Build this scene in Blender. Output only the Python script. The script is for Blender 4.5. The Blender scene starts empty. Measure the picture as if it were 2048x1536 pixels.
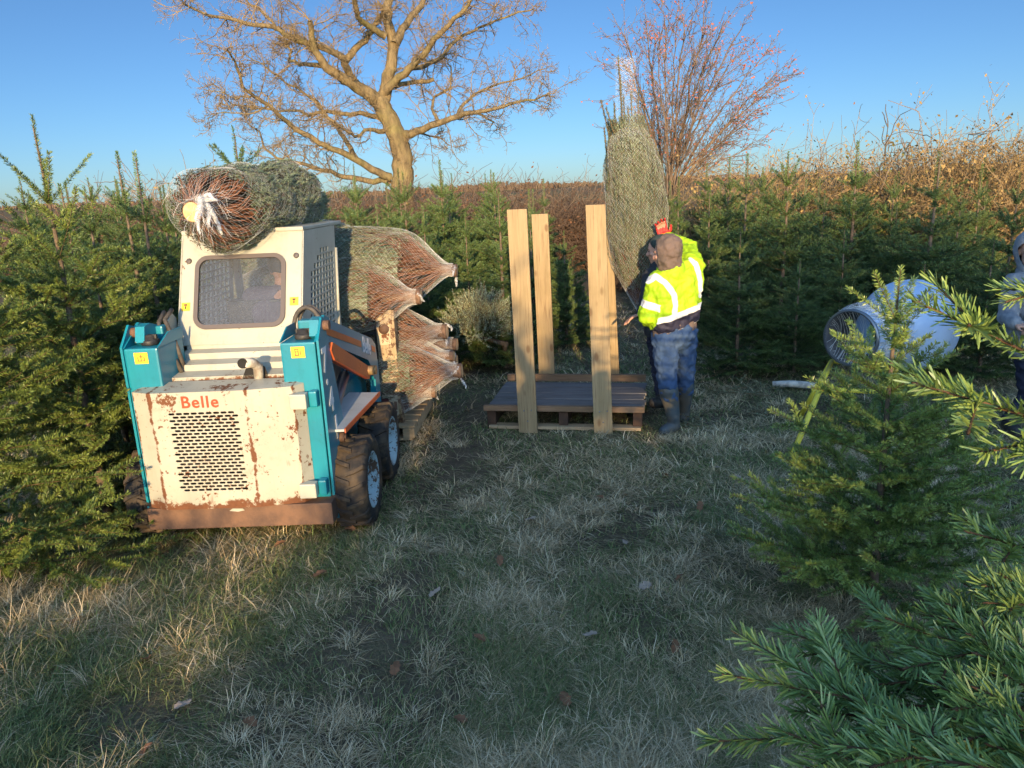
import bpy, bmesh, math, random
import numpy as np
from mathutils import Vector, Matrix
from math import radians, sin, cos, pi

# ------------------------------------------------------------------ camera, sky, sun
SC = bpy.context.scene
COL = SC.collection
CAM_H = 2.05
FPX = 1490.0                       # focal length in pixels of the 2048 px wide photo
PITCH, ROLL = radians(14.4), 0.042
CAM = np.array([0, 0, CAM_H])
_fw = np.array([0, cos(PITCH), -sin(PITCH)])
_rt = np.array([1., 0, 0])
_up = np.array([0, sin(PITCH), cos(PITCH)])
RT = _rt * cos(ROLL) - _up * sin(ROLL)
UP = _up * cos(ROLL) + _rt * sin(ROLL)
cam = bpy.data.cameras.new('camera')
cam.sensor_width = 36
cam.lens = 36 * FPX / 2048
cam.clip_start = 0.02
cam.clip_end = 3000
camo = bpy.data.objects.new('camera', cam)
COL.objects.link(camo)
camo.matrix_world = Matrix(((RT[0], UP[0], -_fw[0], 0), (RT[1], UP[1], -_fw[1], 0), (RT[2], UP[2], -_fw[2], CAM_H), (0, 0, 0, 1)))
SC.camera = camo

SUN_EL = radians(9.6)
SUN_AZ = radians(-0.3)             # direction the light travels, from +Y towards +X
world = bpy.data.worlds.new('World')
SC.world = world
world.use_nodes = True
_nt = world.node_tree
_sky = _nt.nodes.new('ShaderNodeTexSky')
_sky.sky_type = 'NISHITA'
_sky.sun_disc = False
_sky.sun_elevation = SUN_EL
_sky.sun_rotation = pi
_sky.altitude = 100
_sky.air_density = 0.75
_sky.dust_density = 0.4
_sky.ozone_density = 4.1
_bg = _nt.nodes['Background']
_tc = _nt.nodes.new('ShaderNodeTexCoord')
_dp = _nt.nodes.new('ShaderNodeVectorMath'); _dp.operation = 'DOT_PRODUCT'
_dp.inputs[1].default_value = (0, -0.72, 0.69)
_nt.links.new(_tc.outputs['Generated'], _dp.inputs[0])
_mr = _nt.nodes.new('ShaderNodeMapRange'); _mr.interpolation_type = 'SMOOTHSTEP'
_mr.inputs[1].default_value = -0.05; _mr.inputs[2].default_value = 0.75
_mr.inputs[3].default_value = 1.0; _mr.inputs[4].default_value = 6.0      # gain added to the sky overhead and behind the camera to lift the shade
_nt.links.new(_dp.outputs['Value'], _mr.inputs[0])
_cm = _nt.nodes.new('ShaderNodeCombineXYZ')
for _k, _g in enumerate((1.24, 1.0, 0.76)):  # warm tint of the added sky fill
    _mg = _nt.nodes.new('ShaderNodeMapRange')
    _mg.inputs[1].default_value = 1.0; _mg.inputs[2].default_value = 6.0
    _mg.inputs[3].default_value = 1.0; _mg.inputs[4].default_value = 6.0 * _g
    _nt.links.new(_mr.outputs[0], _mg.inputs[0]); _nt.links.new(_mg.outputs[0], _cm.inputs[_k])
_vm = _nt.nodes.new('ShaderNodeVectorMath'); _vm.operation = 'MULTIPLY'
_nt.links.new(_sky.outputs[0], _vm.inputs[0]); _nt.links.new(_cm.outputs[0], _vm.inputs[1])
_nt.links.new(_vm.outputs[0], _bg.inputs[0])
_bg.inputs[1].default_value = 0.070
sun = bpy.data.lights.new('sun', 'SUN')
sun.energy = 4.3
sun.angle = radians(0.53)
sun.color = (1.0, 0.70, 0.36)
suno = bpy.data.objects.new('sun', sun)
COL.objects.link(suno)
_ld = Vector((sin(SUN_AZ) * cos(SUN_EL), cos(SUN_AZ) * cos(SUN_EL), -sin(SUN_EL)))
suno.rotation_euler = _ld.to_track_quat('-Z', 'Y').to_euler()
suno.location = (0, -20, 12)
SC.view_settings.view_transform = 'Standard'
SC.view_settings.look = 'None'
SC.view_settings.exposure = 1.15
SC.view_settings.gamma = 1.0
SC.cycles.max_bounces = 6
SC.cycles.diffuse_bounces = 3
SC.cycles.glossy_bounces = 3
SC.cycles.transparent_max_bounces = 8
SC.cycles.transmission_bounces = 4
SC.cycles.caustics_reflective = False
SC.cycles.caustics_refractive = False
SC.cycles.use_denoising = True

RNG = np.random.default_rng(7)
random.seed(7)


def ray(px, py):
    return _fw + RT * (px - 1024) / FPX - UP * (py - 768) / FPX


def at_y(px, py, Y):
    d = ray(px, py)
    return CAM + d * (Y / d[1])


def at_z(px, py, Z=0.0):
    d = ray(px, py)
    return CAM + d * ((Z - CAM_H) / d[2])


def at_d(px, py, D):
    d = ray(px, py)
    return CAM + d / np.linalg.norm(d) * D


def gz(x, y):
    """height of the trodden ground"""
    return (0.018 * np.sin(1.7 * x + 0.6 * y + 1) * np.cos(1.3 * y - 0.4 * x) + 0.010 * np.sin(4.1 * x - 2.3 * y) + 0.008 * np.cos(5.3 * y + 3.1 * x)) - 0.012


def nrm(a):
    a = np.asarray(a, float)
    return a / (np.linalg.norm(a, axis=-1, keepdims=True) + 1e-12)


def vnoise(x, y, s=1.0, seed=0):
    """smooth value noise 0..1, vectorised"""
    x = np.asarray(x, float) * s + seed * 17.3
    y = np.asarray(y, float) * s + seed * 9.1
    xi, yi = np.floor(x).astype(np.int64), np.floor(y).astype(np.int64)
    fx, fy = x - xi, y - yi
    fx, fy = fx * fx * (3 - 2 * fx), fy * fy * (3 - 2 * fy)

    def h(a, b):
        n = (a * 374761393 + b * 668265263 + seed * 1442695) & 0xffffffff
        n = ((n ^ (n >> 13)) * 1274126177) & 0xffffffff
        return ((n ^ (n >> 16)) & 0xffff) / 65535.0
    return (h(xi, yi) * (1 - fx) + h(xi + 1, yi) * fx) * (1 - fy) + (h(xi, yi + 1) * (1 - fx) + h(xi + 1, yi + 1) * fx) * fy


# ------------------------------------------------------------------ objects
def tag(o, label=None, cat=None, group=None, kind=None):
    if label: o['label'] = label
    if cat: o['category'] = cat
    if group: o['group'] = group
    if kind: o['kind'] = kind
    return o


def empty(name, loc=(0, 0, 0), rz=0.0, label=None, cat=None, group=None):
    o = bpy.data.objects.new(name, None)
    COL.objects.link(o)
    o.location = loc
    o.rotation_euler = (0, 0, rz)
    o.empty_display_size = 0.1
    return tag(o, label, cat, group)


def link(name, me, parent=None):
    o = bpy.data.objects.new(name, me)
    COL.objects.link(o)
    if parent is not None: o.parent = parent
    return o


def copy_tree(o, parent=None):
    c = o.copy()
    COL.objects.link(c)
    c.parent = parent
    for ch in list(o.children):
        copy_tree(ch, c)
    return c


def mesh_np(name, V, Q=None, T=None, mats=(), mi=None, smooth=False, attrs=None):
    """mesh from numpy arrays: V (n,3), quads Q (m,4), triangles T (k,3)"""
    me = bpy.data.meshes.new(name)
    V = np.asarray(V, np.float32)
    parts, starts, n = [], [], 0
    if Q is not None and len(Q):
        Q = np.asarray(Q, np.int32)
        parts.append(Q.ravel()); starts.append(np.arange(len(Q)) * 4); n = len(Q) * 4
    if T is not None and len(T):
        T = np.asarray(T, np.int32)
        parts.append(T.ravel()); starts.append(n + np.arange(len(T)) * 3)
    loops = np.concatenate(parts).astype(np.int32)
    st = np.concatenate(starts).astype(np.int32)
    me.vertices.add(len(V)); me.vertices.foreach_set('co', V.ravel())
    me.loops.add(len(loops)); me.loops.foreach_set('vertex_index', loops)
    me.polygons.add(len(st)); me.polygons.foreach_set('loop_start', st)
    for m in mats: me.materials.append(m)
    if mi is not None: me.polygons.foreach_set('material_index', np.asarray(mi, np.int32))
    if smooth: me.polygons.foreach_set('use_smooth', np.ones(len(st), bool))
    me.update(calc_edges=True)
    for k, a in (attrs or {}).items():
        a = np.asarray(a, np.float32)
        if a.ndim == 1:
            me.attributes.new(k, 'FLOAT', 'POINT').data.foreach_set('value', a)
        else:
            c4 = np.ones((len(a), 4), np.float32); c4[:, :3] = a
            me.attributes.new(k, 'FLOAT_COLOR', 'POINT').data.foreach_set('color', c4.ravel())
    return me


class MB:
    """collects boxes, bars, prisms, tubes and lathes into one mesh"""

    def __init__(self):
        self.v, self.f, self.m, self.s = [], [], [], []

    def add(self, verts, faces, m=0, smooth=False):
        b = len(self.v)
        self.v += [tuple(float(c) for c in p) for p in verts]
        for f in faces:
            self.f.append([b + i for i in f]); self.m.append(m); self.s.append(smooth)

    def box(self, lo, hi, m=0, M=None):
        x0, y0, z0 = lo; x1, y1, z1 = hi
        vs = [(x0, y0, z0), (x1, y0, z0), (x1, y1, z0), (x0, y1, z0), (x0, y0, z1), (x1, y0, z1), (x1, y1, z1), (x0, y1, z1)]
        if M is not None: vs = [M @ Vector(p) for p in vs]
        self.add(vs, [(0, 3, 2, 1), (4, 5, 6, 7), (0, 1, 5, 4), (1, 2, 6, 5), (2, 3, 7, 6), (3, 0, 4, 7)], m)

    def bbox(self, lo, hi, b=0.006, m=0, M=None):
        """box with chamfered edges"""
        bm = bmesh.new()
        bmesh.ops.create_cube(bm, size=1.0)
        lo, hi = Vector(lo), Vector(hi)
        for v in bm.verts:
            v.co = Vector([(lo[i] + hi[i]) / 2 + v.co[i] * (hi[i] - lo[i]) for i in range(3)])
        bmesh.ops.bevel(bm, geom=list(bm.edges), offset=b, segments=2, affect='EDGES', profile=0.6)
        self.from_bm(bm, m, M)

    def from_bm(self, bm, m=0, M=None, smooth=False):
        bm.verts.index_update()
        vs = [(M @ v.co) if M is not None else v.co.copy() for v in bm.verts]
        self.add(vs, [[v.index for v in f.verts] for f in bm.faces], m, smooth)
        bm.free()

    def prism(self, poly, axis, a, b, m=0):
        """polygon in the two other axes, extruded along axis from a to b"""
        n = len(poly)

        def p3(p, h):
            l = [p[0], p[1]]
            l.insert(axis, h)
            return l
        vs = [p3(p, a) for p in poly] + [p3(p, b) for p in poly]
        fs = [tuple(range(n))[::-1], tuple(range(n, 2 * n))] + [(i, (i + 1) % n, n + (i + 1) % n, n + i) for i in range(n)]
        self.add(vs, fs, m)

    def tube(self, pts, r, sides=8, m=0, cap=True, smooth=True):
        pts = [np.asarray(p, float) for p in pts]
        n = len(pts)
        rs = r if hasattr(r, '__len__') else [r] * n
        vs, prev = [], None
        for i in range(n):
            t = nrm(pts[min(i + 1, n - 1)] - pts[max(i - 1, 0)])
            if prev is None:
                a = np.array([0, 0, 1.]) if abs(t[2]) < 0.9 else np.array([1., 0, 0])
                u = nrm(np.cross(t, a))
            else:
                u = nrm(prev - t * (prev @ t))
            prev = u
            w = np.cross(t, u)
            for k in range(sides):
                an = 2 * pi * k / sides
                vs.append(pts[i] + rs[i] * (cos(an) * u + sin(an) * w))
        fs = []
        for i in range(n - 1):
            for k in range(sides):
                k2 = (k + 1) % sides
                fs.append((i * sides + k, i * sides + k2, (i + 1) * sides + k2, (i + 1) * sides + k))
        self.add(vs, fs, m, smooth)
        if cap:
            b = len(self.v) - len(vs)
            self.f.append([b + k for k in range(sides)][::-1]); self.m.append(m); self.s.append(False)
            self.f.append([b + (n - 1) * sides + k for k in range(sides)]); self.m.append(m); self.s.append(False)

    def lathe(self, prof, axis=2, seg=32, m=0, c=(0, 0, 0), smooth=True, closed=False):
        """prof: list of (radius, height) turned about axis through c"""
        vs = []
        for r, h in prof:
            for k in range(seg):
                a = 2 * pi * k / seg
                l = [r * cos(a), r * sin(a)]
                l.insert(axis, h)
                vs.append([l[i] + c[i] for i in range(3)])
        n = len(prof)
        fs = []
        for i in range(n if closed else n - 1):
            j = (i + 1) % n
            for k in range(seg):
                k2 = (k + 1) % seg
                fs.append((i * seg + k, i * seg + k2, j * seg + k2, j * seg + k))
        self.add(vs, fs, m, smooth)

    def mesh(self, name, mats):
        me = bpy.data.meshes.new(name)
        me.from_pydata(self.v, [], self.f)
        for mt in (mats if isinstance(mats, (list, tuple)) else [mats]): me.materials.append(mt)
        me.polygons.foreach_set('material_index', np.array(self.m, np.int32))
        me.polygons.foreach_set('use_smooth', np.array(self.s, bool))
        bm = bmesh.new(); bm.from_mesh(me)
        bmesh.ops.recalc_face_normals(bm, faces=bm.faces)
        bm.to_mesh(me); bm.free()
        me.update()
        return me

    def build(self, name, mats, parent=None):
        return link(name, self.mesh(name, mats), parent)


def tubes_np(paths, sides=4):
    """many tapered tubes at once: paths = [(pts (k,3), radii (k,))] -> V, Q"""
    Vs, Qs, off = [], [], 0
    an = np.arange(sides) * 2 * pi / sides
    ca, sa = np.cos(an), np.sin(an)
    for pts, rr in paths:
        pts = np.asarray(pts, float); k = len(pts)
        rr = np.broadcast_to(np.asarray(rr, float), (k,))
        t = np.empty_like(pts)
        t[1:-1] = pts[2:] - pts[:-2]; t[0] = pts[1] - pts[0]; t[-1] = pts[-1] - pts[-2]
        t = nrm(t)
        ref = np.array([0.31, 0.17, 0.93]) if abs(t[0] @ np.array([0.31, 0.17, 0.93])) < 0.9 else np.array([0.9, -0.3, 0.1])
        u = nrm(np.cross(t, ref)); w = np.cross(t, u)
        V = pts[:, None, :] + rr[:, None, None] * (ca[None, :, None] * u[:, None, :] + sa[None, :, None] * w[:, None, :])
        Vs.append(V.reshape(-1, 3))
        i = np.arange(k - 1)[:, None] * sides; j = np.arange(sides)[None, :]; j2 = (j + 1) % sides
        q = np.stack([i + j, i + j2, i + sides + j2, i + sides + j], -1).reshape(-1, 4)
        Qs.append(q + off); off += k * sides
    return np.concatenate(Vs), np.concatenate(Qs)


def prisms_np(A, B, ra, rb, sides=3):
    """straight tapered twigs, fully vectorised"""
    A, B = np.asarray(A, float), np.asarray(B, float)
    n = len(A)
    t = nrm(B - A)
    ref = np.where(np.abs(t[:, 2:3]) < 0.9, np.array([[0, 0, 1.]]), np.array([[1., 0, 0]]))
    u = nrm(np.cross(t, ref)); w = np.cross(t, u)
    an = np.arange(sides) * 2 * pi / sides
    ring = np.cos(an)[None, :, None] * u[:, None, :] + np.sin(an)[None, :, None] * w[:, None, :]
    ra = np.broadcast_to(np.asarray(ra, float), (n,)); rb = np.broadcast_to(np.asarray(rb, float), (n,))
    V = np.concatenate([A[:, None, :] + ring * ra[:, None, None], B[:, None, :] + ring * rb[:, None, None]], 1)
    j = np.arange(sides); j2 = (j + 1) % sides
    q = np.stack([j, j2, sides + j2, sides + j], -1)
    Q = (np.arange(n)[:, None, None] * 2 * sides + q[None]).reshape(-1, 4)
    return V.reshape(-1, 3), Q


# ------------------------------------------------------------------ materials
class NT:
    def __init__(self, name):
        self.mat = bpy.data.materials.new(name)
        self.mat.use_nodes = True
        self.t = self.mat.node_tree
        self.b = self.t.nodes['Principled BSDF']
        self.out = self.t.nodes['Material Output']

    def new(self, typ, **kw):
        n = self.t.nodes.new(typ)
        for k, v in kw.items(): setattr(n, k, v)
        return n

    def put(self, sock, v):
        if isinstance(v, bpy.types.NodeSocket): self.t.links.new(v, sock)
        elif isinstance(v, (tuple, list)) and len(v) == 3 and len(sock.default_value) == 4: sock.default_value = (*v, 1)
        else: sock.default_value = v

    def coord(self, kind='Object'):
        if not hasattr(self, '_tc'): self._tc = self.new('ShaderNodeTexCoord')
        return self._tc.outputs[kind]

    def map(self, vec, scale=(1, 1, 1), loc=(0, 0, 0)):
        n = self.new('ShaderNodeMapping')
        self.put(n.inputs['Vector'], vec)
        n.inputs['Scale'].default_value = scale; n.inputs['Location'].default_value = loc
        return n.outputs[0]

    def noise(self, scale, detail=4, rough=0.55, vec=None, dist=0.0):
        n = self.new('ShaderNodeTexNoise')
        self.put(n.inputs['Vector'], vec if vec is not None else self.coord())
        n.inputs['Scale'].default_value = scale; n.inputs['Detail'].default_value = detail
        n.inputs['Roughness'].default_value = rough; n.inputs['Distortion'].default_value = dist
        return n.outputs[0]

    def math(self, op, a, b=0.0, clamp=False):
        n = self.new('ShaderNodeMath', operation=op, use_clamp=clamp)
        self.put(n.inputs[0], a); self.put(n.inputs[1], b)
        return n.outputs[0]

    def step(self, v, lo, hi):
        n = self.new('ShaderNodeMapRange', interpolation_type='SMOOTHSTEP')
        self.put(n.inputs[0], v); n.inputs[1].default_value = lo; n.inputs[2].default_value = hi
        return n.outputs[0]

    def mix(self, f, a, b):
        n = self.new('ShaderNodeMix', data_type='RGBA')
        self.put(n.inputs[0], f); self.put(n.inputs[6], a); self.put(n.inputs[7], b)
        return n.outputs[2]

    def sep(self, v):
        n = self.new('ShaderNodeSeparateXYZ'); self.put(n.inputs[0], v)
        return n.outputs

    def attr(self, name, out='Fac'):
        n = self.new('ShaderNodeAttribute', attribute_name=name)
        return n.outputs[out]

    def bump(self, h, strength=0.3, dist=0.01):
        n = self.new('ShaderNodeBump')
        self.put(n.inputs['Height'], h); n.inputs['Strength'].default_value = strength; n.inputs['Distance'].default_value = dist
        self.t.links.new(n.outputs[0], self.b.inputs['Normal'])

    def set(self, col=None, rough=None, metal=None, spec=None, **kw):
        if col is not None: self.put(self.b.inputs['Base Color'], col)
        if rough is not None: self.put(self.b.inputs['Roughness'], rough)
        if metal is not None: self.put(self.b.inputs['Metallic'], metal)
        if spec is not None: self.put(self.b.inputs['Specular IOR Level'], spec)
        for k, v in kw.items(): self.put(self.b.inputs[k], v)
        return self.mat


def simple(name, c1, c2=None, scale=20, rough=0.7, bump=0.0, bscale=None, metal=0.0, lo=0.35, hi=0.65, stretch=None, spec=0.3, bdist=0.004):
    n = NT(name)
    vec = n.map(n.coord(), stretch) if stretch else n.coord()
    col = n.mix(n.step(n.noise(scale, 6, 0.6, vec), lo, hi), c1, c2) if c2 else c1
    if bump: n.bump(n.noise(bscale or scale * 2, 5, 0.6, vec), bump, bdist)
    return n.set(col, rough, metal, spec)


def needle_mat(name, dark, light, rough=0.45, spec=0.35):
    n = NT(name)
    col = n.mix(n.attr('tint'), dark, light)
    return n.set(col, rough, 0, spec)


def rusty_paint(name, paint, paint2, chips=0.62, streaks=0.63, rust=(0.17, 0.065, 0.026), creases=(), low=None, rough=0.42):
    """worn machine paint: fading, rust runs, chips, and rust along the listed x creases and below z = low"""
    n = NT(name)
    co = n.coord()
    base = n.mix(n.step(n.noise(3.5, 4), 0.3, 0.7), paint, paint2)
    grime = n.step(n.noise(11, 8, 0.7), 0.5, 0.75)
    base = n.mix(n.math('MULTIPLY', n.step(n.noise(1.0, 5, 0.6, n.map(co, (30, 30, 1.6))), 0.5, 0.8), 0.22), base, (paint[0] * .6, paint[1] * .56, paint[2] * .46))
    base = n.mix(n.math('MULTIPLY', grime, 0.38), base, (paint[0] * .55, paint[1] * .5, paint[2] * .42))
    fine = n.noise(38, 8, 0.7, n.map(co, (1, 1, 1), (2.3, 1.1, 4.75)))
    c = n.step(n.math('ADD', n.math('MULTIPLY', fine, 0.55), n.math('MULTIPLY', n.noise(6, 5, 0.65, n.map(co, (1, 1, 1), (2.3, 1.1, 4.75))), 0.55)), chips, chips + 0.03)
    sv = n.map(co, (26, 26, 2.2))
    s = n.step(n.math('ADD', n.math('MULTIPLY', n.noise(1.0, 6, 0.65, sv), 0.6), n.math('MULTIPLY', n.noise(4.5, 3), 0.45)), streaks, streaks + 0.09)
    mask = n.math('MAXIMUM', c, n.math('MULTIPLY', s, 0.75))
    x, y, z = n.sep(co)
    for xc, w in creases:
        d = n.math('ABSOLUTE', n.math('SUBTRACT', n.math('ADD', x, n.math('MULTIPLY', n.noise(7, 3), 0.03)), xc + 0.015))
        e = n.math('SUBTRACT', 1.0, n.math('DIVIDE', d, w), clamp=True)
        e = n.step(n.math('MULTIPLY', e, n.math('SUBTRACT', n.math('MULTIPLY', n.noise(9, 7, 0.75), 2.2), 0.62)), 0.30, 0.44)
        mask = n.math('MAXIMUM', mask, e)
    if low is not None:
        e = n.math('SUBTRACT', 1.0, n.math('DIVIDE', n.math('SUBTRACT', z, low), 0.085), clamp=True)
        e = n.step(n.math('MULTIPLY', e, n.math('SUBTRACT', n.math('MULTIPLY', n.noise(14, 7, 0.75), 2.2), 0.45)), 0.34, 0.5)
        mask = n.math('MAXIMUM', mask, e)
    rc = n.mix(n.noise(55, 4), rust, (rust[0] * .45, rust[1] * .42, rust[2] * .4))
    n.bump(n.math('ADD', n.math('MULTIPLY', mask, -0.4), n.math('MULTIPLY', n.noise(90, 3), 0.12)), 0.35, 0.003)
    return n.set(n.mix(mask, base, rc), n.math('ADD', n.math('MULTIPLY', mask, 0.4), rough), 0, 0.4)


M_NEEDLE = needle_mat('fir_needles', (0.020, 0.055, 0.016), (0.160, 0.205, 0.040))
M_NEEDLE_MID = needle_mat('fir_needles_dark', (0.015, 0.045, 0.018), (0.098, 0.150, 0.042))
M_NEEDLE_CLOSE = needle_mat('fir_needles_close', (0.070, 0.155, 0.036), (0.225, 0.300, 0.075), 0.36, 0.6)
M_NEEDLE_NEAR = needle_mat('fir_needles_glossy', (0.052, 0.122, 0.030), (0.215, 0.285, 0.065), 0.38, 0.5)
M_NEEDLE_BLUE = needle_mat('netted_needles', (0.060, 0.088, 0.055), (0.20, 0.235, 0.135), 0.5)
M_NEEDLE_PALE = needle_mat('pale_needles', (0.15, 0.20, 0.135), (0.36, 0.41, 0.27), 0.55)
M_TWIG = simple('fir_twig', (0.085, 0.055, 0.030), (0.15, 0.095, 0.05), 60, 0.8)
M_FIRBARK = simple('fir_bark', (0.15, 0.108, 0.072), (0.085, 0.065, 0.047), 30, 0.85, 0.5, 60)
M_CONEBRANCH = simple('bare_fir_branch', (0.20, 0.085, 0.042), (0.11, 0.045, 0.024), 40, 0.8)
M_BUTT = simple('trunk_bark', (0.20, 0.118, 0.073), (0.11, 0.066, 0.044), 35, 0.85, 0.6, 70)
M_CUT = simple('fresh_cut_wood', (0.62, 0.40, 0.22), (0.50, 0.28, 0.13), 26, 0.8, 0.25, 60)
M_NET = NT('plastic_net').set((0.62, 0.62, 0.60), 0.5, 0, 0.4)


def film_mat(name, col, op_lo, op_hi, scale):
    n = NT(name)
    tr = n.new('ShaderNodeBsdfTransparent'); mx = n.new('ShaderNodeMixShader')
    n.set(col, 0.55, 0, 0.3)
    f = n.math('ADD', n.math('MULTIPLY', n.step(n.noise(scale, 5, 0.65), 0.35, 0.65), op_hi - op_lo), op_lo)
    n.put(mx.inputs[0], f); n.t.links.new(tr.outputs[0], mx.inputs[1]); n.t.links.new(n.b.outputs[0], mx.inputs[2])
    n.t.links.new(mx.outputs[0], n.out.inputs[0])
    return n.mat


M_NETFILM = film_mat('bunched_net', (0.62, 0.62, 0.62), 0.10, 0.65, 45)


def net_film(name, k, w, op):
    """fine knitted netting: transparent with thin diamond threads, in the u v given by attributes"""
    n = NT(name)
    u, v = n.attr('nu'), n.attr('nv')
    a = n.math('ABSOLUTE', n.math('SUBTRACT', n.math('FRACT', n.math('MULTIPLY', n.math('ADD', u, v), k)), 0.5))
    b = n.math('ABSOLUTE', n.math('SUBTRACT', n.math('FRACT', n.math('MULTIPLY', n.math('SUBTRACT', u, v), k)), 0.5))
    th = n.math('LESS_THAN', n.math('MINIMUM', a, b), w)
    tr = n.new('ShaderNodeBsdfTransparent'); mx = n.new('ShaderNodeMixShader')
    n.set((0.7, 0.7, 0.7), 0.5)
    n.put(mx.inputs[0], n.math('ADD', n.math('MULTIPLY', th, op), 0.015))
    n.t.links.new(tr.outputs[0], mx.inputs[1]); n.t.links.new(n.b.outputs[0], mx.inputs[2])
    n.t.links.new(mx.outputs[0], n.out.inputs[0])
    return n.mat


M_NETSKIN = net_film('stretched_net', 26.0, 0.035, 0.26)

# ------------------------------------------------------------------ ground, grass, hills
def build_ground():
    xs = np.concatenate([-np.geomspace(1500, 9, 24), np.linspace(-8, 8, 121), np.geomspace(9, 1500, 24)])
    ys = np.concatenate([-np.geomspace(1500, 4, 20), np.linspace(-3, 14, 128), np.geomspace(15, 2500, 30)])
    X, Y = np.meshgrid(xs, ys)
    Z = gz(X, Y)
    far = np.clip((np.hypot(X, Y) - 40) / 200, 0, 1)
    Z = Z * (1 - far) - far * 0.3
    V = np.stack([X, Y, Z], -1).reshape(-1, 3)
    ny, nx = X.shape
    i = np.arange(ny - 1)[:, None] * nx + np.arange(nx - 1)[None]
    Q = np.stack([i, i + 1, i + nx + 1, i + nx], -1).reshape(-1, 4)
    n = NT('field_soil')
    co = n.coord()
    big = n.step(n.noise(0.9, 5, 0.6), 0.35, 0.65)
    soil = n.mix(n.step(n.noise(7, 8, 0.7), 0.35, 0.7), (0.075, 0.057, 0.040), (0.14, 0.108, 0.070))
    thatch = n.mix(n.step(n.noise(60, 6, 0.7), 0.4, 0.6), (0.065, 0.068, 0.034), (0.17, 0.14, 0.08))
    col = n.mix(n.math('MULTIPLY', big, n.step(n.noise(22, 6, 0.7), 0.35, 0.6)), soil, thatch)
    n.bump(n.math('ADD', n.noise(14, 8, 0.7), n.math('MULTIPLY', n.noise(70, 6, 0.7), 0.4)), 0.9, 0.03)
    m = n.set(col, 0.9, 0, 0.2)
    g = link('ground', mesh_np('ground', V, Q, mats=[m], smooth=True))
    tag(g, kind='structure')


def blades(base, az, e0, droop, L, W, col, curl):
    """grass blades of two quads and a tip"""
    n = len(base)
    s = np.array([0, 0.36, 0.7, 1.0])
    h = np.stack([np.cos(az), np.sin(az), np.zeros(n)], -1)
    side = np.stack([-np.sin(az), np.cos(az), np.zeros(n)], -1)
    P = [base]
    p = base.copy()
    for k in range(3):
        e = e0 - droop * (k / 2.0)
        azk = az + curl * k
        hk = np.stack([np.cos(azk), np.sin(azk), np.zeros(n)], -1)
        ds = (s[k + 1] - s[k]) * L
        p = p + hk * (np.cos(e) * ds)[:, None]
        p[:, 2] += np.sin(e) * ds
        P.append(p.copy())
    lowest = gz(P[0][:, 0], P[0][:, 1])
    for k in (1, 2, 3):
        P[k][:, 2] = np.maximum(P[k][:, 2], gz(P[k][:, 0], P[k][:, 1]) + 0.004 + 0.006 * k)
    wv = side * (W / 2)[:, None]
    V = np.stack([P[0] - wv, P[0] + wv, P[1] - wv * .95, P[1] + wv * .95, P[2] - wv * .7, P[2] + wv * .7, P[3]], 1).reshape(-1, 3)
    b = np.arange(n)[:, None] * 7
    Q = np.concatenate([b + np.array([[0, 1, 3, 2]]), b + np.array([[2, 3, 5, 4]])])
    T = b + np.array([[4, 5, 6]])
    C = np.repeat(col, 7, 0)
    return V, Q, T, C


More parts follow.
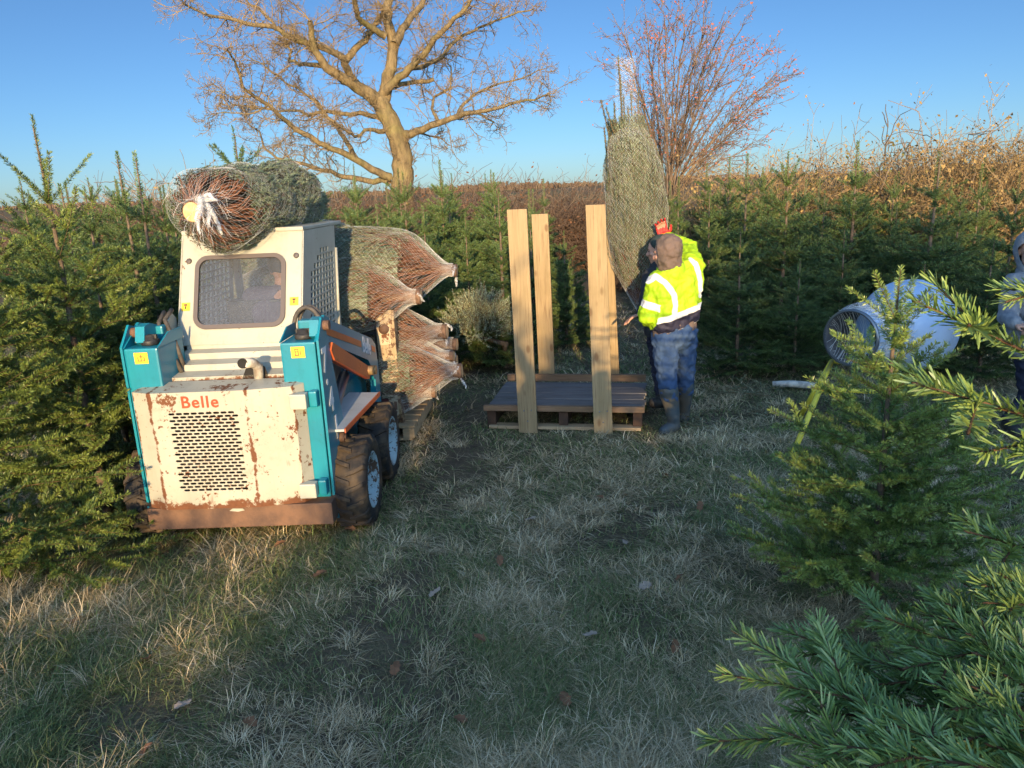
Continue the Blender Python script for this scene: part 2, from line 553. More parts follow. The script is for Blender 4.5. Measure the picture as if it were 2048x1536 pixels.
def build_grass():
    r = np.random.default_rng(11)
    # tuft centres, denser near the camera
    N = 42000
    y = 1.9 * (14.5 / 1.9) ** r.random(N)
    half = 1.2 + 0.74 * y
    x = (r.random(N) * 2 - 1) * half - 0.1
    patch = vnoise(x, y, 1.1, 3) * 0.35 + vnoise(x, y, 3.3, 5) * 0.65
    mud = vnoise(x, y, 0.8, 8) * 0.5 + vnoise(x, y, 2.2, 9) * 0.5
    mud += 0.46 * np.exp(-((x + 0.55 - 0.04 * (y - 4)) / 0.30) ** 2) * (y < 8) + 0.30 * np.exp(-((x + 1.4) / 0.6) ** 2 - ((y - 2.5) / 0.5) ** 2)
    mud += 0.22 * np.exp(-((x + 1.75 + 0.05 * (y - 3)) / 0.25) ** 2) * (y < 3.4)
    keep = r.random(N) > np.clip((mud - 0.62) * 3.6, 0, 0.88)
    x, y, patch = x[keep], y[keep], patch[keep]
    n = len(x)
    leftness = np.clip((-x - 0.4) / 1.6, 0, 1) * np.clip((6 - y) / 2, 0, 1)
    far = np.clip((y - 6.5) / 2.5, 0, 1)
    pg = np.clip(0.30 + 0.42 * leftness + 0.35 * far * (x < 1.6) - (patch - 0.5) * 1.5, 0.06, 0.85)
    u = r.random(n)
    typ = np.where(u < pg, 1, np.where(r.random(n) < np.clip(0.34 + (patch - 0.5) * 1.2, 0.1, 0.8), 0, 2))         # 0 dry tuft, 1 green, 2 matted thatch
    size = np.where(typ == 0, 34, np.where(typ == 1, 20, 26)) * (0.6 + r.random(n) * 0.8)
    cnt = np.maximum(4, size * np.clip(3.2 / y, 0.30, 1.25)).astype(int)
    idx = np.repeat(np.arange(n), cnt)
    nb = len(idx)
    t = typ[idx]
    spread = np.where(t == 0, 0.03, np.where(t == 1, 0.07, 0.15)) * (1 + 0.10 * y[idx])
    ang = r.random(nb) * 2 * pi
    rad = spread * np.sqrt(r.random(nb)) * (0.6 + 0.8 * r.random(n)[idx])
    bx, by = x[idx] + rad * np.cos(ang), y[idx] + rad * np.sin(ang)
    base = np.stack([bx, by, gz(bx, by) - 0.006], -1)
    lean = (r.random(n) * 2 * pi)[idx]
    flow = (vnoise(bx, by, 0.9, 21) * 5.0)
    az = np.where(t == 2, flow + r.normal(0, 0.75, nb), np.where(r.random(nb) < 0.35, ang + r.normal(0, 0.6, nb), lean + r.normal(0, 0.8, nb)))
    e0 = np.where(t == 0, r.normal(0.46, 0.30, nb), np.where(t == 1, r.normal(0.62, 0.35, nb), r.normal(0.16, 0.18, nb)))
    e0 = np.clip(e0, 0.02, 1.5)
    dr = np.where(t == 0, r.normal(0.8, 0.35, nb), np.where(t == 1, r.normal(0.95, 0.4, nb), r.normal(0.4, 0.25, nb)))
    L = np.where(t == 0, 0.105, np.where(t == 1, 0.058, 0.110)) * (0.5 + 0.9 * r.random(nb)) * (0.75 + 0.5 * r.random(n)[idx])
    edge = np.clip((-1.15 - x) / 0.6, 0, 1) * (y < 6.0)
    L = L * (1.12 + 0.25 * far[idx]) * (1 + 0.45 * edge[idx])
    W = (np.where(t == 1, 0.0030, 0.0021) * (0.7 + 0.7 * r.random(nb))) * np.clip(y[idx] / 3.0, 0.85, 2.6)
    dry = np.array([(0.47, 0.37, 0.215), (0.58, 0.48, 0.32), (0.37, 0.27, 0.14), (0.50, 0.40, 0.24)])
    grn = np.array([(0.10, 0.14, 0.042), (0.075, 0.11, 0.038), (0.14, 0.175, 0.055), (0.20, 0.19, 0.085)])
    mat = np.array([(0.34, 0.265, 0.145), (0.22, 0.185, 0.09), (0.48, 0.39, 0.235), (0.17, 0.145, 0.072)])
    pick = r.integers(0, 4, nb)
    col = np.where((t == 0)[:, None], dry[pick], np.where((t == 1)[:, None], grn[pick], mat[pick]))
    swap = (t == 2) & (r.random(nb) < 0.35)
    col[swap] = grn[pick[swap]] * 0.9
    col *= (0.72 + 0.5 * r.random(nb))[:, None] * (0.85 + 0.3 * r.random(n)[idx])[:, None]
    curl = r.normal(0, 0.35, nb)
    V, Q, T, C = blades(base, az, e0, dr, L, W, col, curl)
    nt = NT('grass_blade')
    m = nt.set(nt.attr('col', 'Color'), 0.6, 0, 0.25)
    g = link('grass', mesh_np('grass', V, Q, T, [m], attrs={'col': C}))
    tag(g, 'matted winter grass of straw tufts and short green blades covering the field', 'grass', kind='stuff')


def build_hills():
    # low ridge that closes the horizon, with a far wood along it
    n = NT('far_field')
    c = n.mix(n.step(n.noise(0.02, 4), 0.4, 0.6), (0.15, 0.10, 0.055), (0.10, 0.10, 0.045))
    m = n.set(c, 0.95, 0, 0.1)
    xs = np.linspace(-420, 420, 120)
    rows = []
    for yy, hh in ((90, -0.4), (140, 0.4), (200, 1.8), (280, 3.6), (420, 3.0)):
        rows.append(np.stack([xs, np.full_like(xs, yy), hh + (vnoise(xs, xs * 0, 0.012, 4) - 0.4) * hh * 0.7], -1))
    V = np.concatenate(rows)
    i = np.arange(4)[:, None] * 120 + np.arange(119)[None]
    Q = np.stack([i, i + 1, i + 121, i + 120], -1).reshape(-1, 4)
    tag(link('hills', mesh_np('hills', V, Q, mats=[m], smooth=True)), kind='structure')
    r = np.random.default_rng(5)
    N = 9000
    x = r.uniform(-300, 300, N); y = r.uniform(240, 300, N)
    top = 1.6 + 2.2 * vnoise(x, y * 0, 0.05, 7) + 0.8 * vnoise(x, y * 0, 0.25, 8)
    A = np.stack([x, y, np.full(N, 1.5)], -1)
    B = A + np.stack([r.normal(0, .9, N), r.normal(0, .9, N), top * (0.5 + 0.5 * r.random(N))], -1)
    V, Q = prisms_np(A, B, 0.45, 0.30)
    mt = simple('far_wood', (0.13, 0.085, 0.055), (0.09, 0.07, 0.045), 0.2, 0.9)
    tag(link('distant_wood', mesh_np('distant_wood', V, Q, mats=[mt])), 'far-off brown bare wood along the horizon ridge', 'wood', kind='stuff')


# ------------------------------------------------------------------ firs
def needle_mesh(P, D, U, L, tint, r, dens=150., nlen=0.024, nwid=0.003, hi=False, spread=1.15, ang=(48, 66), sd=0.48):
    """needles brushed to both sides and over the top of every shoot"""
    cnt = np.maximum(5, (L * dens)).astype(int)
    i = np.repeat(np.arange(len(P)), cnt)
    n = len(i)
    t = r.random(n)
    Dn, Un = D[i], U[i]
    Wn = np.cross(Dn, Un)
    side = np.where(r.random(n) < 0.5, -1, 1)
    phi = side * np.abs(r.normal(spread, sd, n))
    rad = np.cos(phi)[:, None] * Un + np.sin(phi)[:, None] * Wn
    a = np.radians(r.uniform(ang[0], ang[1], n)) * (1 - 0.40 * np.clip((t - 0.8) * 5, 0, 1))
    nd = np.cos(a)[:, None] * Dn + np.sin(a)[:, None] * rad
    ln = nlen * (0.75 + 0.4 * r.random(n)) * (1 - 0.25 * t)
    wv = nrm(np.cross(nd, Un * 0.7 + rad * 0.2 + r.normal(0, .60, (n, 3)))) * (nwid / 2) * (0.8 + 0.4 * r.random(n))[:, None]
    B = P[i] + Dn * (t * L[i])[:, None]
    tn = np.clip(tint[i] + r.normal(0, 0.13, n), 0, 1)
    if hi:
        bend = Dn * (ln * 0.12)[:, None]
        m1 = B + nd * (ln * 0.35)[:, None]
        m2 = B + nd * (ln * 0.88)[:, None] + bend
        e = B + nd * ln[:, None] + bend * 1.2
        V = np.stack([B - wv * .5, B + wv * .5, m1 - wv, m1 + wv, m2 - wv * .9, m2 + wv * .9, e], 1).reshape(-1, 3)
        b = np.arange(n)[:, None] * 7
        Q = np.concatenate([b + np.array([[0, 1, 3, 2]]), b + np.array([[2, 3, 5, 4]])])
        T = b + np.array([[4, 5, 6]])
        return V, Q, T, np.repeat(tn, 7)
    V = np.stack([B, B + nd * (ln * 0.6)[:, None] - wv, B + nd * ln[:, None], B + nd * (ln * 0.6)[:, None] + wv], 1).reshape(-1, 3)
    Q = np.arange(n)[:, None] * 4 + np.array([[0, 1, 2, 3]])
    return V, Q, None, np.repeat(tn, 4)


class Shoots:
    def __init__(self, r):
        self.r, self.d = r, []

    def grow(self, p, d, up, years, seg, depth=0, maxd=2, curve=0.06, zig=0.05):
        r = self.r
        for i in range(years):
            L = seg * (0.85 + 0.3 * r.random())
            d = nrm(d + np.array([0, 0, curve]) + r.normal(0, zig, 3))
            up = nrm(up - d * (up @ d))
            rem = years - 1 - i
            self.d.append((p, d, up, L, rem, depth))
            p = p + d * L
            if rem > 0 and depth < maxd:
                side = np.cross(d, up)
                for s in (-1, 1):
                    if r.random() < 0.06: continue
                    a = radians(r.uniform(38, 54))
                    dl = nrm(cos(a) * d + s * sin(a) * side + up * r.normal(0.05, 0.20))
                    self.grow(p, dl, up, max(1, int(round(rem * (0.9 if depth == 0 else 0.6)))), seg * (0.82 + 0.1 * r.random()), depth + 1, maxd, curve * 0.6, zig)
        return p

    def arrays(self):
        P = np.array([s[0] for s in self.d]); D = np.array([s[1] for s in self.d]); U = np.array([s[2] for s in self.d])
        L = np.array([s[3] for s in self.d]); age = np.array([s[4] for s in self.d])
        return P, D, U, L, age


def fir_meshes(name, H, R, seed, whorls=8, per=(5, 7), dens=150., nlen=0.026, nwid=0.004, hi=False, leader=0.34, low=0.10, mats=None, inter=(4, 7), maxd=2, lean=0.0, gap=1.0, maxy=4, spread=1.2, sd=0.7):
    r = np.random.default_rng(seed)
    S = Shoots(r)
    ztop = H - leader
    zs = ztop - (ztop - low) * (np.arange(whorls) / (whorls - 1)) ** (0.92 * gap)
    # leader
    S.d.append((np.array([0, 0, ztop]), np.array([0, 0, 1.]), np.array([1., 0, 0]), leader, 0, 0))
    for k, z in enumerate(zs):
        f = (k + 1) / whorls
        rl = R * (0.17 + 0.83 * f ** 0.80) * (0.93 if k < whorls - 1 else 0.85)
        yrs = min(maxy, k + 1)
        a0 = r.random() * 7
        m = r.integers(per[0], per[1] + 1)
        for j in range(m):
            az = a0 + 2 * pi * j / m + r.normal(0, 0.14)
            el = radians(50 - 40 * f ** 0.6 + r.normal(0, 9))
            l = rl * (0.8 + 0.38 * r.random())
            d = np.array([cos(az) * cos(el), sin(az) * cos(el), sin(el)])
            S.grow(np.array([0, 0, z + r.normal(0, .012)]), d, nrm(np.array([-cos(az) * sin(el), -sin(az) * sin(el), cos(el)])), yrs, l / yrs, 0, maxd, 0.035 + 0.02 * f)
        if k < whorls - 1:                                  # weaker twigs between the whorls
            dzk = z - zs[k + 1]
            for j in range(r.integers(*inter)):
                az = r.random() * 2 * pi
                el = radians(38 - 34 * f + r.normal(0, 8))
                l = rl * r.uniform(0.35, 0.85)
                d = np.array([cos(az) * cos(el), sin(az) * cos(el), sin(el)])
                y2 = max(1, min(3, k))
                S.grow(np.array([0, 0, z - dzk * r.uniform(0.2, 0.85)]), d, nrm(np.array([-cos(az) * sin(el), -sin(az) * sin(el), cos(el)])), y2, l / y2, 1 if k < 3 else 0, maxd, 0.03)
    P, D, U, L, age = S.arrays()
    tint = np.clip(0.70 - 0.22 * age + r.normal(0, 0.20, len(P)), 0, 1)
    thin = np.where(age >= 4, 0.6, 1.0)
    V, Q, T, tn = needle_mesh(P, D, U, L * thin, tint, r, dens, nlen, nwid, hi, spread, (50, 74), sd)
    tv, tq = prisms_np(P, P + D * L[:, None], 0.0016 + 0.0009 * age, 0.0014 + 0.0008 * np.maximum(age - .5, 0))
    nv = len(V)
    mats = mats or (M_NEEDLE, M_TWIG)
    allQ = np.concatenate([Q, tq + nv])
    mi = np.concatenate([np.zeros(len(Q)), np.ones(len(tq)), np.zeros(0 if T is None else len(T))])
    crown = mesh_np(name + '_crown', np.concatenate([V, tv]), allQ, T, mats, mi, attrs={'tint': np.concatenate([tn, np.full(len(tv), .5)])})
    zz = np.linspace(0, H - leader * 0.05, 14)
    rad = 0.004 + 0.015 * H * 0.75 * (1 - zz / H) ** 0.9
    pts = np.stack([0.006 * np.sin(zz * 3 + seed), 0.006 * np.cos(zz * 2.3 + seed), zz - 0.03], -1)
    v, q = tubes_np([(pts, rad)], 8)
    trunk = mesh_np(name + '_trunk', v, q, mats=[M_FIRBARK], smooth=True)
    return crown, trunk


def put_fir(meshes, name, loc, rz, scale, label, group, cat='fir tree', tilt=(0, 0)):
    o = empty(name, (loc[0], loc[1], float(gz(loc[0], loc[1]))), rz, label, cat, group)
    o.scale = scale if hasattr(scale, '__len__') else (scale,) * 3
    o.rotation_euler = (tilt[0], tilt[1], rz)
    link('crown', meshes[0], o)
    link('trunk', meshes[1], o)
    return o


def build_firs():
    near = [fir_meshes('tall_near', 2.6, 1.12, 21, 8, (5, 6), 950, 0.034, 0.0042, leader=0.50, maxy=4, inter=(3, 5)),
            fir_meshes('full_near', 2.5, 1.10, 22, 8, (6, 7), 950, 0.034, 0.0042, leader=0.40, maxy=4, inter=(3, 6))]
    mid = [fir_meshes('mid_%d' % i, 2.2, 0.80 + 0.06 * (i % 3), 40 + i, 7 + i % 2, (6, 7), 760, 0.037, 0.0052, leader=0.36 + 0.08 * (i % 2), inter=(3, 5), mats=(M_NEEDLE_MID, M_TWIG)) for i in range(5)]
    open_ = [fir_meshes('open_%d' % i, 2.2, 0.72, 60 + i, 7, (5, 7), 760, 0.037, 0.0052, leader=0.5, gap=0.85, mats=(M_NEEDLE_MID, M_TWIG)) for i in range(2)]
    HH = 2.2
    G = 'growing firs of the plantation'

    def by_px(px, top, Y, meshes, label, name='fir_tree', h0=HH, wide=1.0, rz=None):
        p = at_y(px, top, Y)
        s = p[2] / h0
        return put_fir(meshes, name, (p[0], Y), random.random() * 6.28 if rz is None else rz, (s * wide, s * wide, s), label, G)

    # left of the loader
    by_px(62, 225, 4.75, near[0], 'tall sunlit fir with long bare leader near the left edge', h0=2.6, rz=0.4)
    put_fir(near[1], 'fir_tree', (-3.05, 3.95), 2.0, (1.0, 1.0, 1.12), 'fir cut by the left edge, its trunk showing between branches', G)
    put_fir(near[1], 'fir_tree', (-2.95, 5.4), 4.1, (0.95, 0.95, 0.72), 'low broad fir crowding the left side of the loader', G)
    by_px(268, 303, 6.4, open_[0], 'fir with sunlit pale trunk and long leader left of the roof netted tree')
    by_px(232, 300, 7.3, open_[1], 'slim fir with long leader left of the pale trunked one')
    by_px(168, 372, 6.2, mid[0], 'short fir between the tall left fir and the pale trunked one')
    by_px(318, 372, 8.0, mid[1], 'fir with its tip beside the butt of the roof netted tree')
    by_px(465, 250, 7.4, mid[2], 'fir whose star shaped tip pokes above the roof netted tree', wide=0.85)
    by_px(118, 365, 7.6, mid[3], 'fir behind the tall left fir, its tip lower in the gap')
    by_px(560, 400, 9.0, mid[4], 'fir hidden behind the loader and its roof load')
    # behind the loader and the timber cradle
    by_px(690, 425, 10.2, mid[0], 'fir just above the topmost netted tree of the fork load', rz=1.0)
    by_px(752, 405, 9.2, mid[1], 'fir left of the oak trunk foot, behind the fork load', rz=2.0)
    by_px(805, 345, 10.6, mid[2], 'fir standing right in front of the oak trunk', rz=3.0)
    by_px(879, 322, 11.2, mid[3], 'fir with thin leader just right of the oak trunk', rz=4.0)
    by_px(930, 425, 9.6, mid[4], 'shorter fir behind the lying pale fir', rz=5.0)
    by_px(996, 372, 8.9, open_[0], 'fir with a lit trunk left of the tall timber post', rz=0.5, wide=1.2)
    by_px(1060, 415, 11.0, mid[0], 'fir seen between the two left timber posts', rz=2.5)
    by_px(1128, 462, 9.9, mid[1], 'small bushy fir at the end of the grass track', rz=3.5, wide=1.15)
    by_px(845, 410, 8.9, mid[2], 'dark fir behind the butts of the fork load', rz=1.3)
    # right of the people
    by_px(1420, 375, 9.6, mid[3], 'fir right behind the hi-vis man', rz=0.2)
    by_px(1495, 310, 11.2, open_[1], 'fir with long leader below the pink leaved tree', rz=1.2)
    by_px(1578, 300, 9.4, mid[4], 'dark dense fir standing tallest left of the white net funnel', rz=2.2)
    by_px(1482, 455, 8.0, mid[0], 'front fir with a lit shoulder right of the hi-vis man', rz=3.2, wide=1.2)
    by_px(1716, 285, 10.2, open_[0], 'fir with a bare tip straight above the white net funnel', rz=4.2, wide=1.15)
    by_px(1690, 450, 8.3, mid[1], 'front fir close behind the small end of the net funnel', rz=5.2, wide=1.15)
    by_px(1650, 380, 11.5, mid[2], 'fir in the second row left of the bare tipped one', rz=0.7)
    by_px(1880, 300, 8.8, open_[1], 'tall layered fir behind the big end of the net funnel', rz=1.7, wide=1.3)
    by_px(1795, 400, 9.4, mid[3], 'shaded fir between the bare tipped fir and the tall layered fir', rz=2.7)
    by_px(1925, 372, 10.2, mid[4], 'fir just right of the tall layered fir', rz=3.7)
    by_px(1965, 330, 11.2, open_[0], 'slim fir left of the hooded person, in the second row', rz=4.7)
    by_px(2040, 345, 8.8, mid[0], 'fir at the right edge behind the hooded person', rz=5.7)
    by_px(1600, 520, 7.9, mid[2], 'low fir at the left of the netting machine', rz=1.1, wide=1.3)
    by_px(1850, 520, 7.9, mid[3], 'low dark fir right behind the netting machine', rz=2.1, wide=1.3)
    by_px(1990, 470, 7.4, mid[1], 'low fir beside the hooded person', rz=3.1, wide=1.2)
    # far rows
    r = np.random.default_rng(3)
    k = 0
    for Y in (12.3, 13.6, 14.9):
        for px in np.arange(60, 2040, 92):
            if 1135 < px < 1345: continue
            q = px + r.uniform(-26, 26)
            top = 362 + r.uniform(-22, 36) - (34 if q > 1350 else 0) - (14 if 640 < q < 1140 else 0)
            p = at_y(q, top, Y)
            m = (mid + open_)[r.integers(0, 7)]
            s = p[2] / HH
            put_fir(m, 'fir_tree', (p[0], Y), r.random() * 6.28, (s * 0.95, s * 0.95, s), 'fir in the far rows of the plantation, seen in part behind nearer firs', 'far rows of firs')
            k += 1
    # firs behind the camera: they shade the foreground
    def shade(x, y, h, m, w=1.0):
        put_fir(m, 'fir_tree', (x, y), (x * 7) % 6.28, (h / HH * w, h / HH * w, h / HH), 'fir of the row behind the photographer, throwing the foreground shade', 'firs behind the photographer')
    for y, off in ((-7.0, 0.0), (-6.5, 0.27), (-7.6, 0.13)):
        for x in np.arange(-5.2, 6.6, 0.55):
            x = x + off + 0.16 * sin(x * 7.3 + y)
            h = np.interp(x, (-5, -4, -3.3, -1.5, -1.05, -0.75, -0.3, -0.05, 0.26, 0.42, 1.15, 1.9, 2.3, 3.0, 6), (2.7, 2.4, 2.15, 2.15, 2.4, 2.8, 3.0, 4.3, 4.3, 3.3, 2.95, 2.85, 4.0, 4.6, 4.8))
            h = (h - 0.165 * (y + 7.0)) * (1 + 0.07 * sin(x * 11 + y * 3))
            shade(x, y, h, mid[int(abs(x) * 7) % 5], 0.72 if x < -0.15 else 1.0)
    # right-hand young fir in front of the netting machine
    m = fir_meshes('young_near', 1.67, 0.84, 91, 8, (6, 7), 1050, 0.033, 0.0040, leader=0.25, mats=(M_NEEDLE_NEAR, M_TWIG), gap=0.85, maxy=3, inter=(6, 9))
    p = at_z(1752, 1215, 0)
    put_fir(m, 'young_fir', (p[0], p[1] + 0.05), 0.6, 1.0, 'young bushy fir with lit top standing in front of the yellow legged netting machine', None)


def build_near_fir():
    """the big fir beside the photographer, whose branches enter from the right"""
    r = np.random.default_rng(17)
    trunk_xy = np.array([2.35, 0.95])
    S = Shoots(r)
    specs = [  # tip pixel, distance of the tip, pixel nearer the trunk, distance, years
        ((1842, 592), 1.12, (2120, 735), 1.25, 3), ((1838, 745), 1.05, (2110, 850), 1.18, 3), ((1956, 898), 1.05, (2150, 865), 1.15, 2),
        ((1925, 1052), 1.25, (2130, 1120), 1.35, 3), ((1466, 1262), 1.28, (1990, 1560), 1.22, 5), ((1545, 1238), 1.45, (2030, 1420), 1.4, 4),
        ((1742, 1222), 1.42, (2080, 1330), 1.4, 4), ((1700, 1480), 1.10, (2120, 1560), 1.1, 4), ((1565, 1375), 1.30, (1900, 1480), 1.28, 3),
        ((1950, 1150), 1.5, (2160, 1250), 1.5, 4), ((2010, 600), 1.5, (2160, 560), 1.6, 2), ((1900, 1380), 1.2, (2160, 1500), 1.25, 4),
        ((1640, 1300), 1.45, (2060, 1480), 1.4, 4), ((1860, 1180), 1.5, (2120, 1300), 1.5, 4), ((1560, 1450), 1.15, (1980, 1640), 1.15, 4), ((1800, 1430), 1.3, (2140, 1620), 1.3, 4), ((1980, 1480), 1.15, (2200, 1560), 1.2, 3), ((1775, 1285), 1.62, (2100, 1400), 1.6, 4), ((1690, 1395), 1.42, (2080, 1520), 1.4, 4), ((1850, 1330), 1.55, (2140, 1460), 1.5, 4), ((1890, 1470), 1.22, (2150, 1640), 1.2, 4), ((1640, 1500), 1.22, (2000, 1680), 1.2, 4), ((1960, 1340), 1.35, (2180, 1420), 1.35, 3), ((1930, 1260), 1.4, (2160, 1400), 1.4, 4)]
    ax = []
    for tp, td, bp, bd, yrs in specs:
        tip, bas = at_d(*tp, td), at_d(*bp, bd)
        d = tip - bas
        L = np.linalg.norm(d); d = d / L
        zt = max(0.2, bas[2] - 0.12)
        ax.append(([np.array([trunk_xy[0], trunk_xy[1], zt - 0.06]), (bas + np.array([trunk_xy[0], trunk_xy[1], zt])) / 2, bas], [0.013, 0.010, 0.007]))
        up = nrm(np.array([0, 0, 1.0]) - d * d[2])
        ny = max(2, yrs - 1)
        S.grow(bas, nrm(d - np.array([0, 0, 0.02])), up, ny, L / ny, 0, 2 if tp[1] < 1100 or tp[0] > 1640 else 1, 0.0, 0.02)
        m = (np.array([trunk_xy[0], trunk_xy[1], zt]) - bas)
        S.d.append((bas + m * 0.5, nrm(-m), up, np.linalg.norm(m) * 0.5, 4, 0))
    for k in range(34):                                      # the rest of the tree, away from the camera
        z = r.uniform(0.25, 2.7)
        az = r.uniform(-1.25, 1.25)
        el = radians(30 - 26 * (1 - z / 3.0))
        l = 0.75 * (1 - z / 3.2) + 0.15
        d = np.array([cos(az) * cos(el), sin(az) * cos(el), sin(el)])
        S.grow(np.array([trunk_xy[0], trunk_xy[1], z]), d, np.array([0, 0, 1.]), 4, l / 4, 0, 1, 0.03)
    S.d.append((np.array([*trunk_xy, 2.75]), np.array([0, 0, 1.]), np.array([1., 0, 0]), 0.4, 0, 0))
    P, D, U, L, age = S.arrays()
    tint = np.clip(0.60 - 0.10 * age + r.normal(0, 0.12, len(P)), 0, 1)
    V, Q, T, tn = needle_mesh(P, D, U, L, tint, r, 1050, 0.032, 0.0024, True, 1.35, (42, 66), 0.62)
    tv, tq = prisms_np(P, P + D * L[:, None], 0.0018 + 0.0010 * age, 0.0016 + 0.0008 * np.maximum(age - .5, 0), 6)
    bv, bq = tubes_np(ax, 6)
    # brown buds at the tips
    tipm = age == 0
    E = (P + D * L[:, None])[tipm]
    kv, kq = prisms_np(E - D[tipm] * 0.002, E + D[tipm] * 0.007, 0.0032, 0.0012, 5)
    nv, n2 = len(V), len(V) + len(tv)
    n3 = n2 + len(bv)
    allQ = np.concatenate([Q, tq + nv, bq + n2, kq + n3])
    mi = np.concatenate([np.zeros(len(Q)), np.ones(len(tq) + len(bq) + len(kq)), np.zeros(len(T))])
    VV = np.concatenate([V, tv, bv, kv])
    base = np.array([trunk_xy[0], trunk_xy[1], 0])
    o = empty('fir_tree', (trunk_xy[0], trunk_xy[1], 0), 0, 'close fir reaching in from the right edge with big glossy needled branches', 'fir tree')
    link('crown', mesh_np('close_crown', VV - base, allQ, T, (M_NEEDLE_CLOSE, simple('close_twig', (0.12, 0.06, 0.028), (0.07, 0.04, 0.02), 60, 0.8)), mi, attrs={'tint': np.concatenate([tn, np.full(len(VV) - nv, .5)])}), o)
    zz = np.linspace(-0.03, 3.1, 12)
    v, q = tubes_np([(np.stack([zz * 0, zz * 0, zz], -1), 0.05 * (1 - zz / 3.25))], 10)
    link('trunk', mesh_np('close_trunk', v, q, mats=[M_FIRBARK], smooth=True), o)


# ------------------------------------------------------------------ skid steer loader
def text_mesh(body, size, mat, name, extrude=0.0008, offset=0.0, xscale=1.0, space=1.0):
    c = bpy.data.curves.new(name, 'FONT')
    c.body = body; c.size = size; c.extrude = extrude; c.offset = offset; c.space_character = space; c.align_x = 'CENTER'; c.align_y = 'CENTER'
    o = bpy.data.objects.new('tmp', c)
    COL.objects.link(o)
    dg = bpy.context.evaluated_depsgraph_get()
    me = bpy.data.meshes.new_from_object(o.evaluated_get(dg))
    bpy.data.objects.remove(o)
    for v in me.vertices: v.co.x *= xscale
    me.materials.clear(); me.materials.append(mat)
    me.name = name
    return me


def frame_mat(origin, xdir, zdir):
    """matrix that lays text (x right, y up) on a plane with right = xdir and up = zdir"""
    x = Vector(xdir).normalized(); y = Vector(zdir); y = (y - x * y.dot(x)).normalized(); z = x.cross(y)
    m = Matrix((x, y, z)).transposed().to_4x4()
    m.translation = Vector(origin)
    return m


M_CREAM = rusty_paint('cream_paint', (0.37, 0.37, 0.315), (0.33, 0.33, 0.28), 0.66, 0.72)
M_DOOR = rusty_paint('rusted_cream_paint', (0.38, 0.37, 0.305), (0.335, 0.32, 0.26), 0.610, 0.625, creases=((-0.43, 0.032), (0.125, 0.034), (0.385, 0.02), (-0.55, 0.03)), low=0.315)
M_TEAL = rusty_paint('teal_paint', (0.008, 0.200, 0.270), (0.011, 0.165, 0.235), 0.665, 0.75, (0.13, 0.06, 0.04), rough=0.34)
M_ORANGE = rusty_paint('orange_paint', (0.52, 0.12, 0.035), (0.42, 0.10, 0.04), 0.66, 0.72, (0.12, 0.05, 0.03))
M_RUST = simple('rusted_steel', (0.155, 0.085, 0.052), (0.08, 0.048, 0.036), 6, 0.72, 0.5, 60, bdist=0.003)
M_RUSTPLATE = rusty_paint('worn_rusty_plate', (0.34, 0.26, 0.15), (0.26, 0.19, 0.11), 0.55, 0.56, (0.16, 0.085, 0.05))
M_BLACK = simple('black_paint', (0.018, 0.018, 0.020), (0.04, 0.037, 0.033), 20, 0.5)
M_DARKVOID = NT('engine_bay_dark').set((0.012, 0.011, 0.010), 0.9)
M_HOSE = simple('rubber_hose', (0.10, 0.085, 0.07), (0.05, 0.045, 0.04), 25, 0.6)
M_RUBBER = simple('muddy_tyre_rubber', (0.020, 0.019, 0.019), (0.085, 0.060, 0.036), 8, 0.8, 0.5, 50, lo=0.42, hi=0.66)
M_RIM = rusty_paint('pale_blue_rim_paint', (0.36, 0.47, 0.50), (0.30, 0.40, 0.43), 0.57, 0.6, (0.14, 0.08, 0.05))
M_SEAL = NT('window_rubber').set((0.085, 0.07, 0.068), 0.6)
M_STEELROD = NT('grey_steel').set((0.16, 0.18, 0.21), 0.32, 0.7)
M_PINMETAL = simple('worn_brassy_pin', (0.45, 0.32, 0.15), (0.25, 0.13, 0.06), 30, 0.4, metal=0.5)
M_STICKER = NT('yellow_sticker').set((0.80, 0.42, 0.02), 0.5)
M_STICKERINK = NT('sticker_ink').set((0.02, 0.02, 0.02), 0.6)
M_LETTER = NT('orange_lettering').set((0.42, 0.040, 0.008), 0.5)
M_WHITELET = simple('white_lettering', (0.66, 0.67, 0.68), (0.5, 0.55, 0.58), 30, 0.5)
_g = NT('cab_glass')
_tr = _g.new('ShaderNodeBsdfTransparent'); _mx = _g.new('ShaderNodeMixShader')
_g.put(_tr.inputs[0], (0.62, 0.66, 0.70))
_g.set((0.22, 0.24, 0.28), 0.06, 0, 0.9)
_g.put(_mx.inputs[0], _g.math('ADD', _g.math('MULTIPLY', _g.step(_g.noise(3.0, 5, 0.6), 0.3, 0.7), 0.10), 0.20))
_g.t.links.new(_tr.outputs[0], _mx.inputs[1]); _g.t.links.new(_g.b.outputs[0], _mx.inputs[2]); _g.t.links.new(_mx.outputs[0], _g.out.inputs[0])
M_GLASS = _g.mat


def rounded_rect(w, h, r, n=6):
    pts = []
    for cx, cy, a0 in ((w / 2 - r, h / 2 - r, 0), (-w / 2 + r, h / 2 - r, 90), (-w / 2 + r, -h / 2 + r, 180), (w / 2 - r, -h / 2 + r, 270)):
        for k in range(n + 1):
            a = radians(a0 + 90 * k / n)
            pts.append((cx + r * cos(a), cy + r * sin(a)))
    return pts


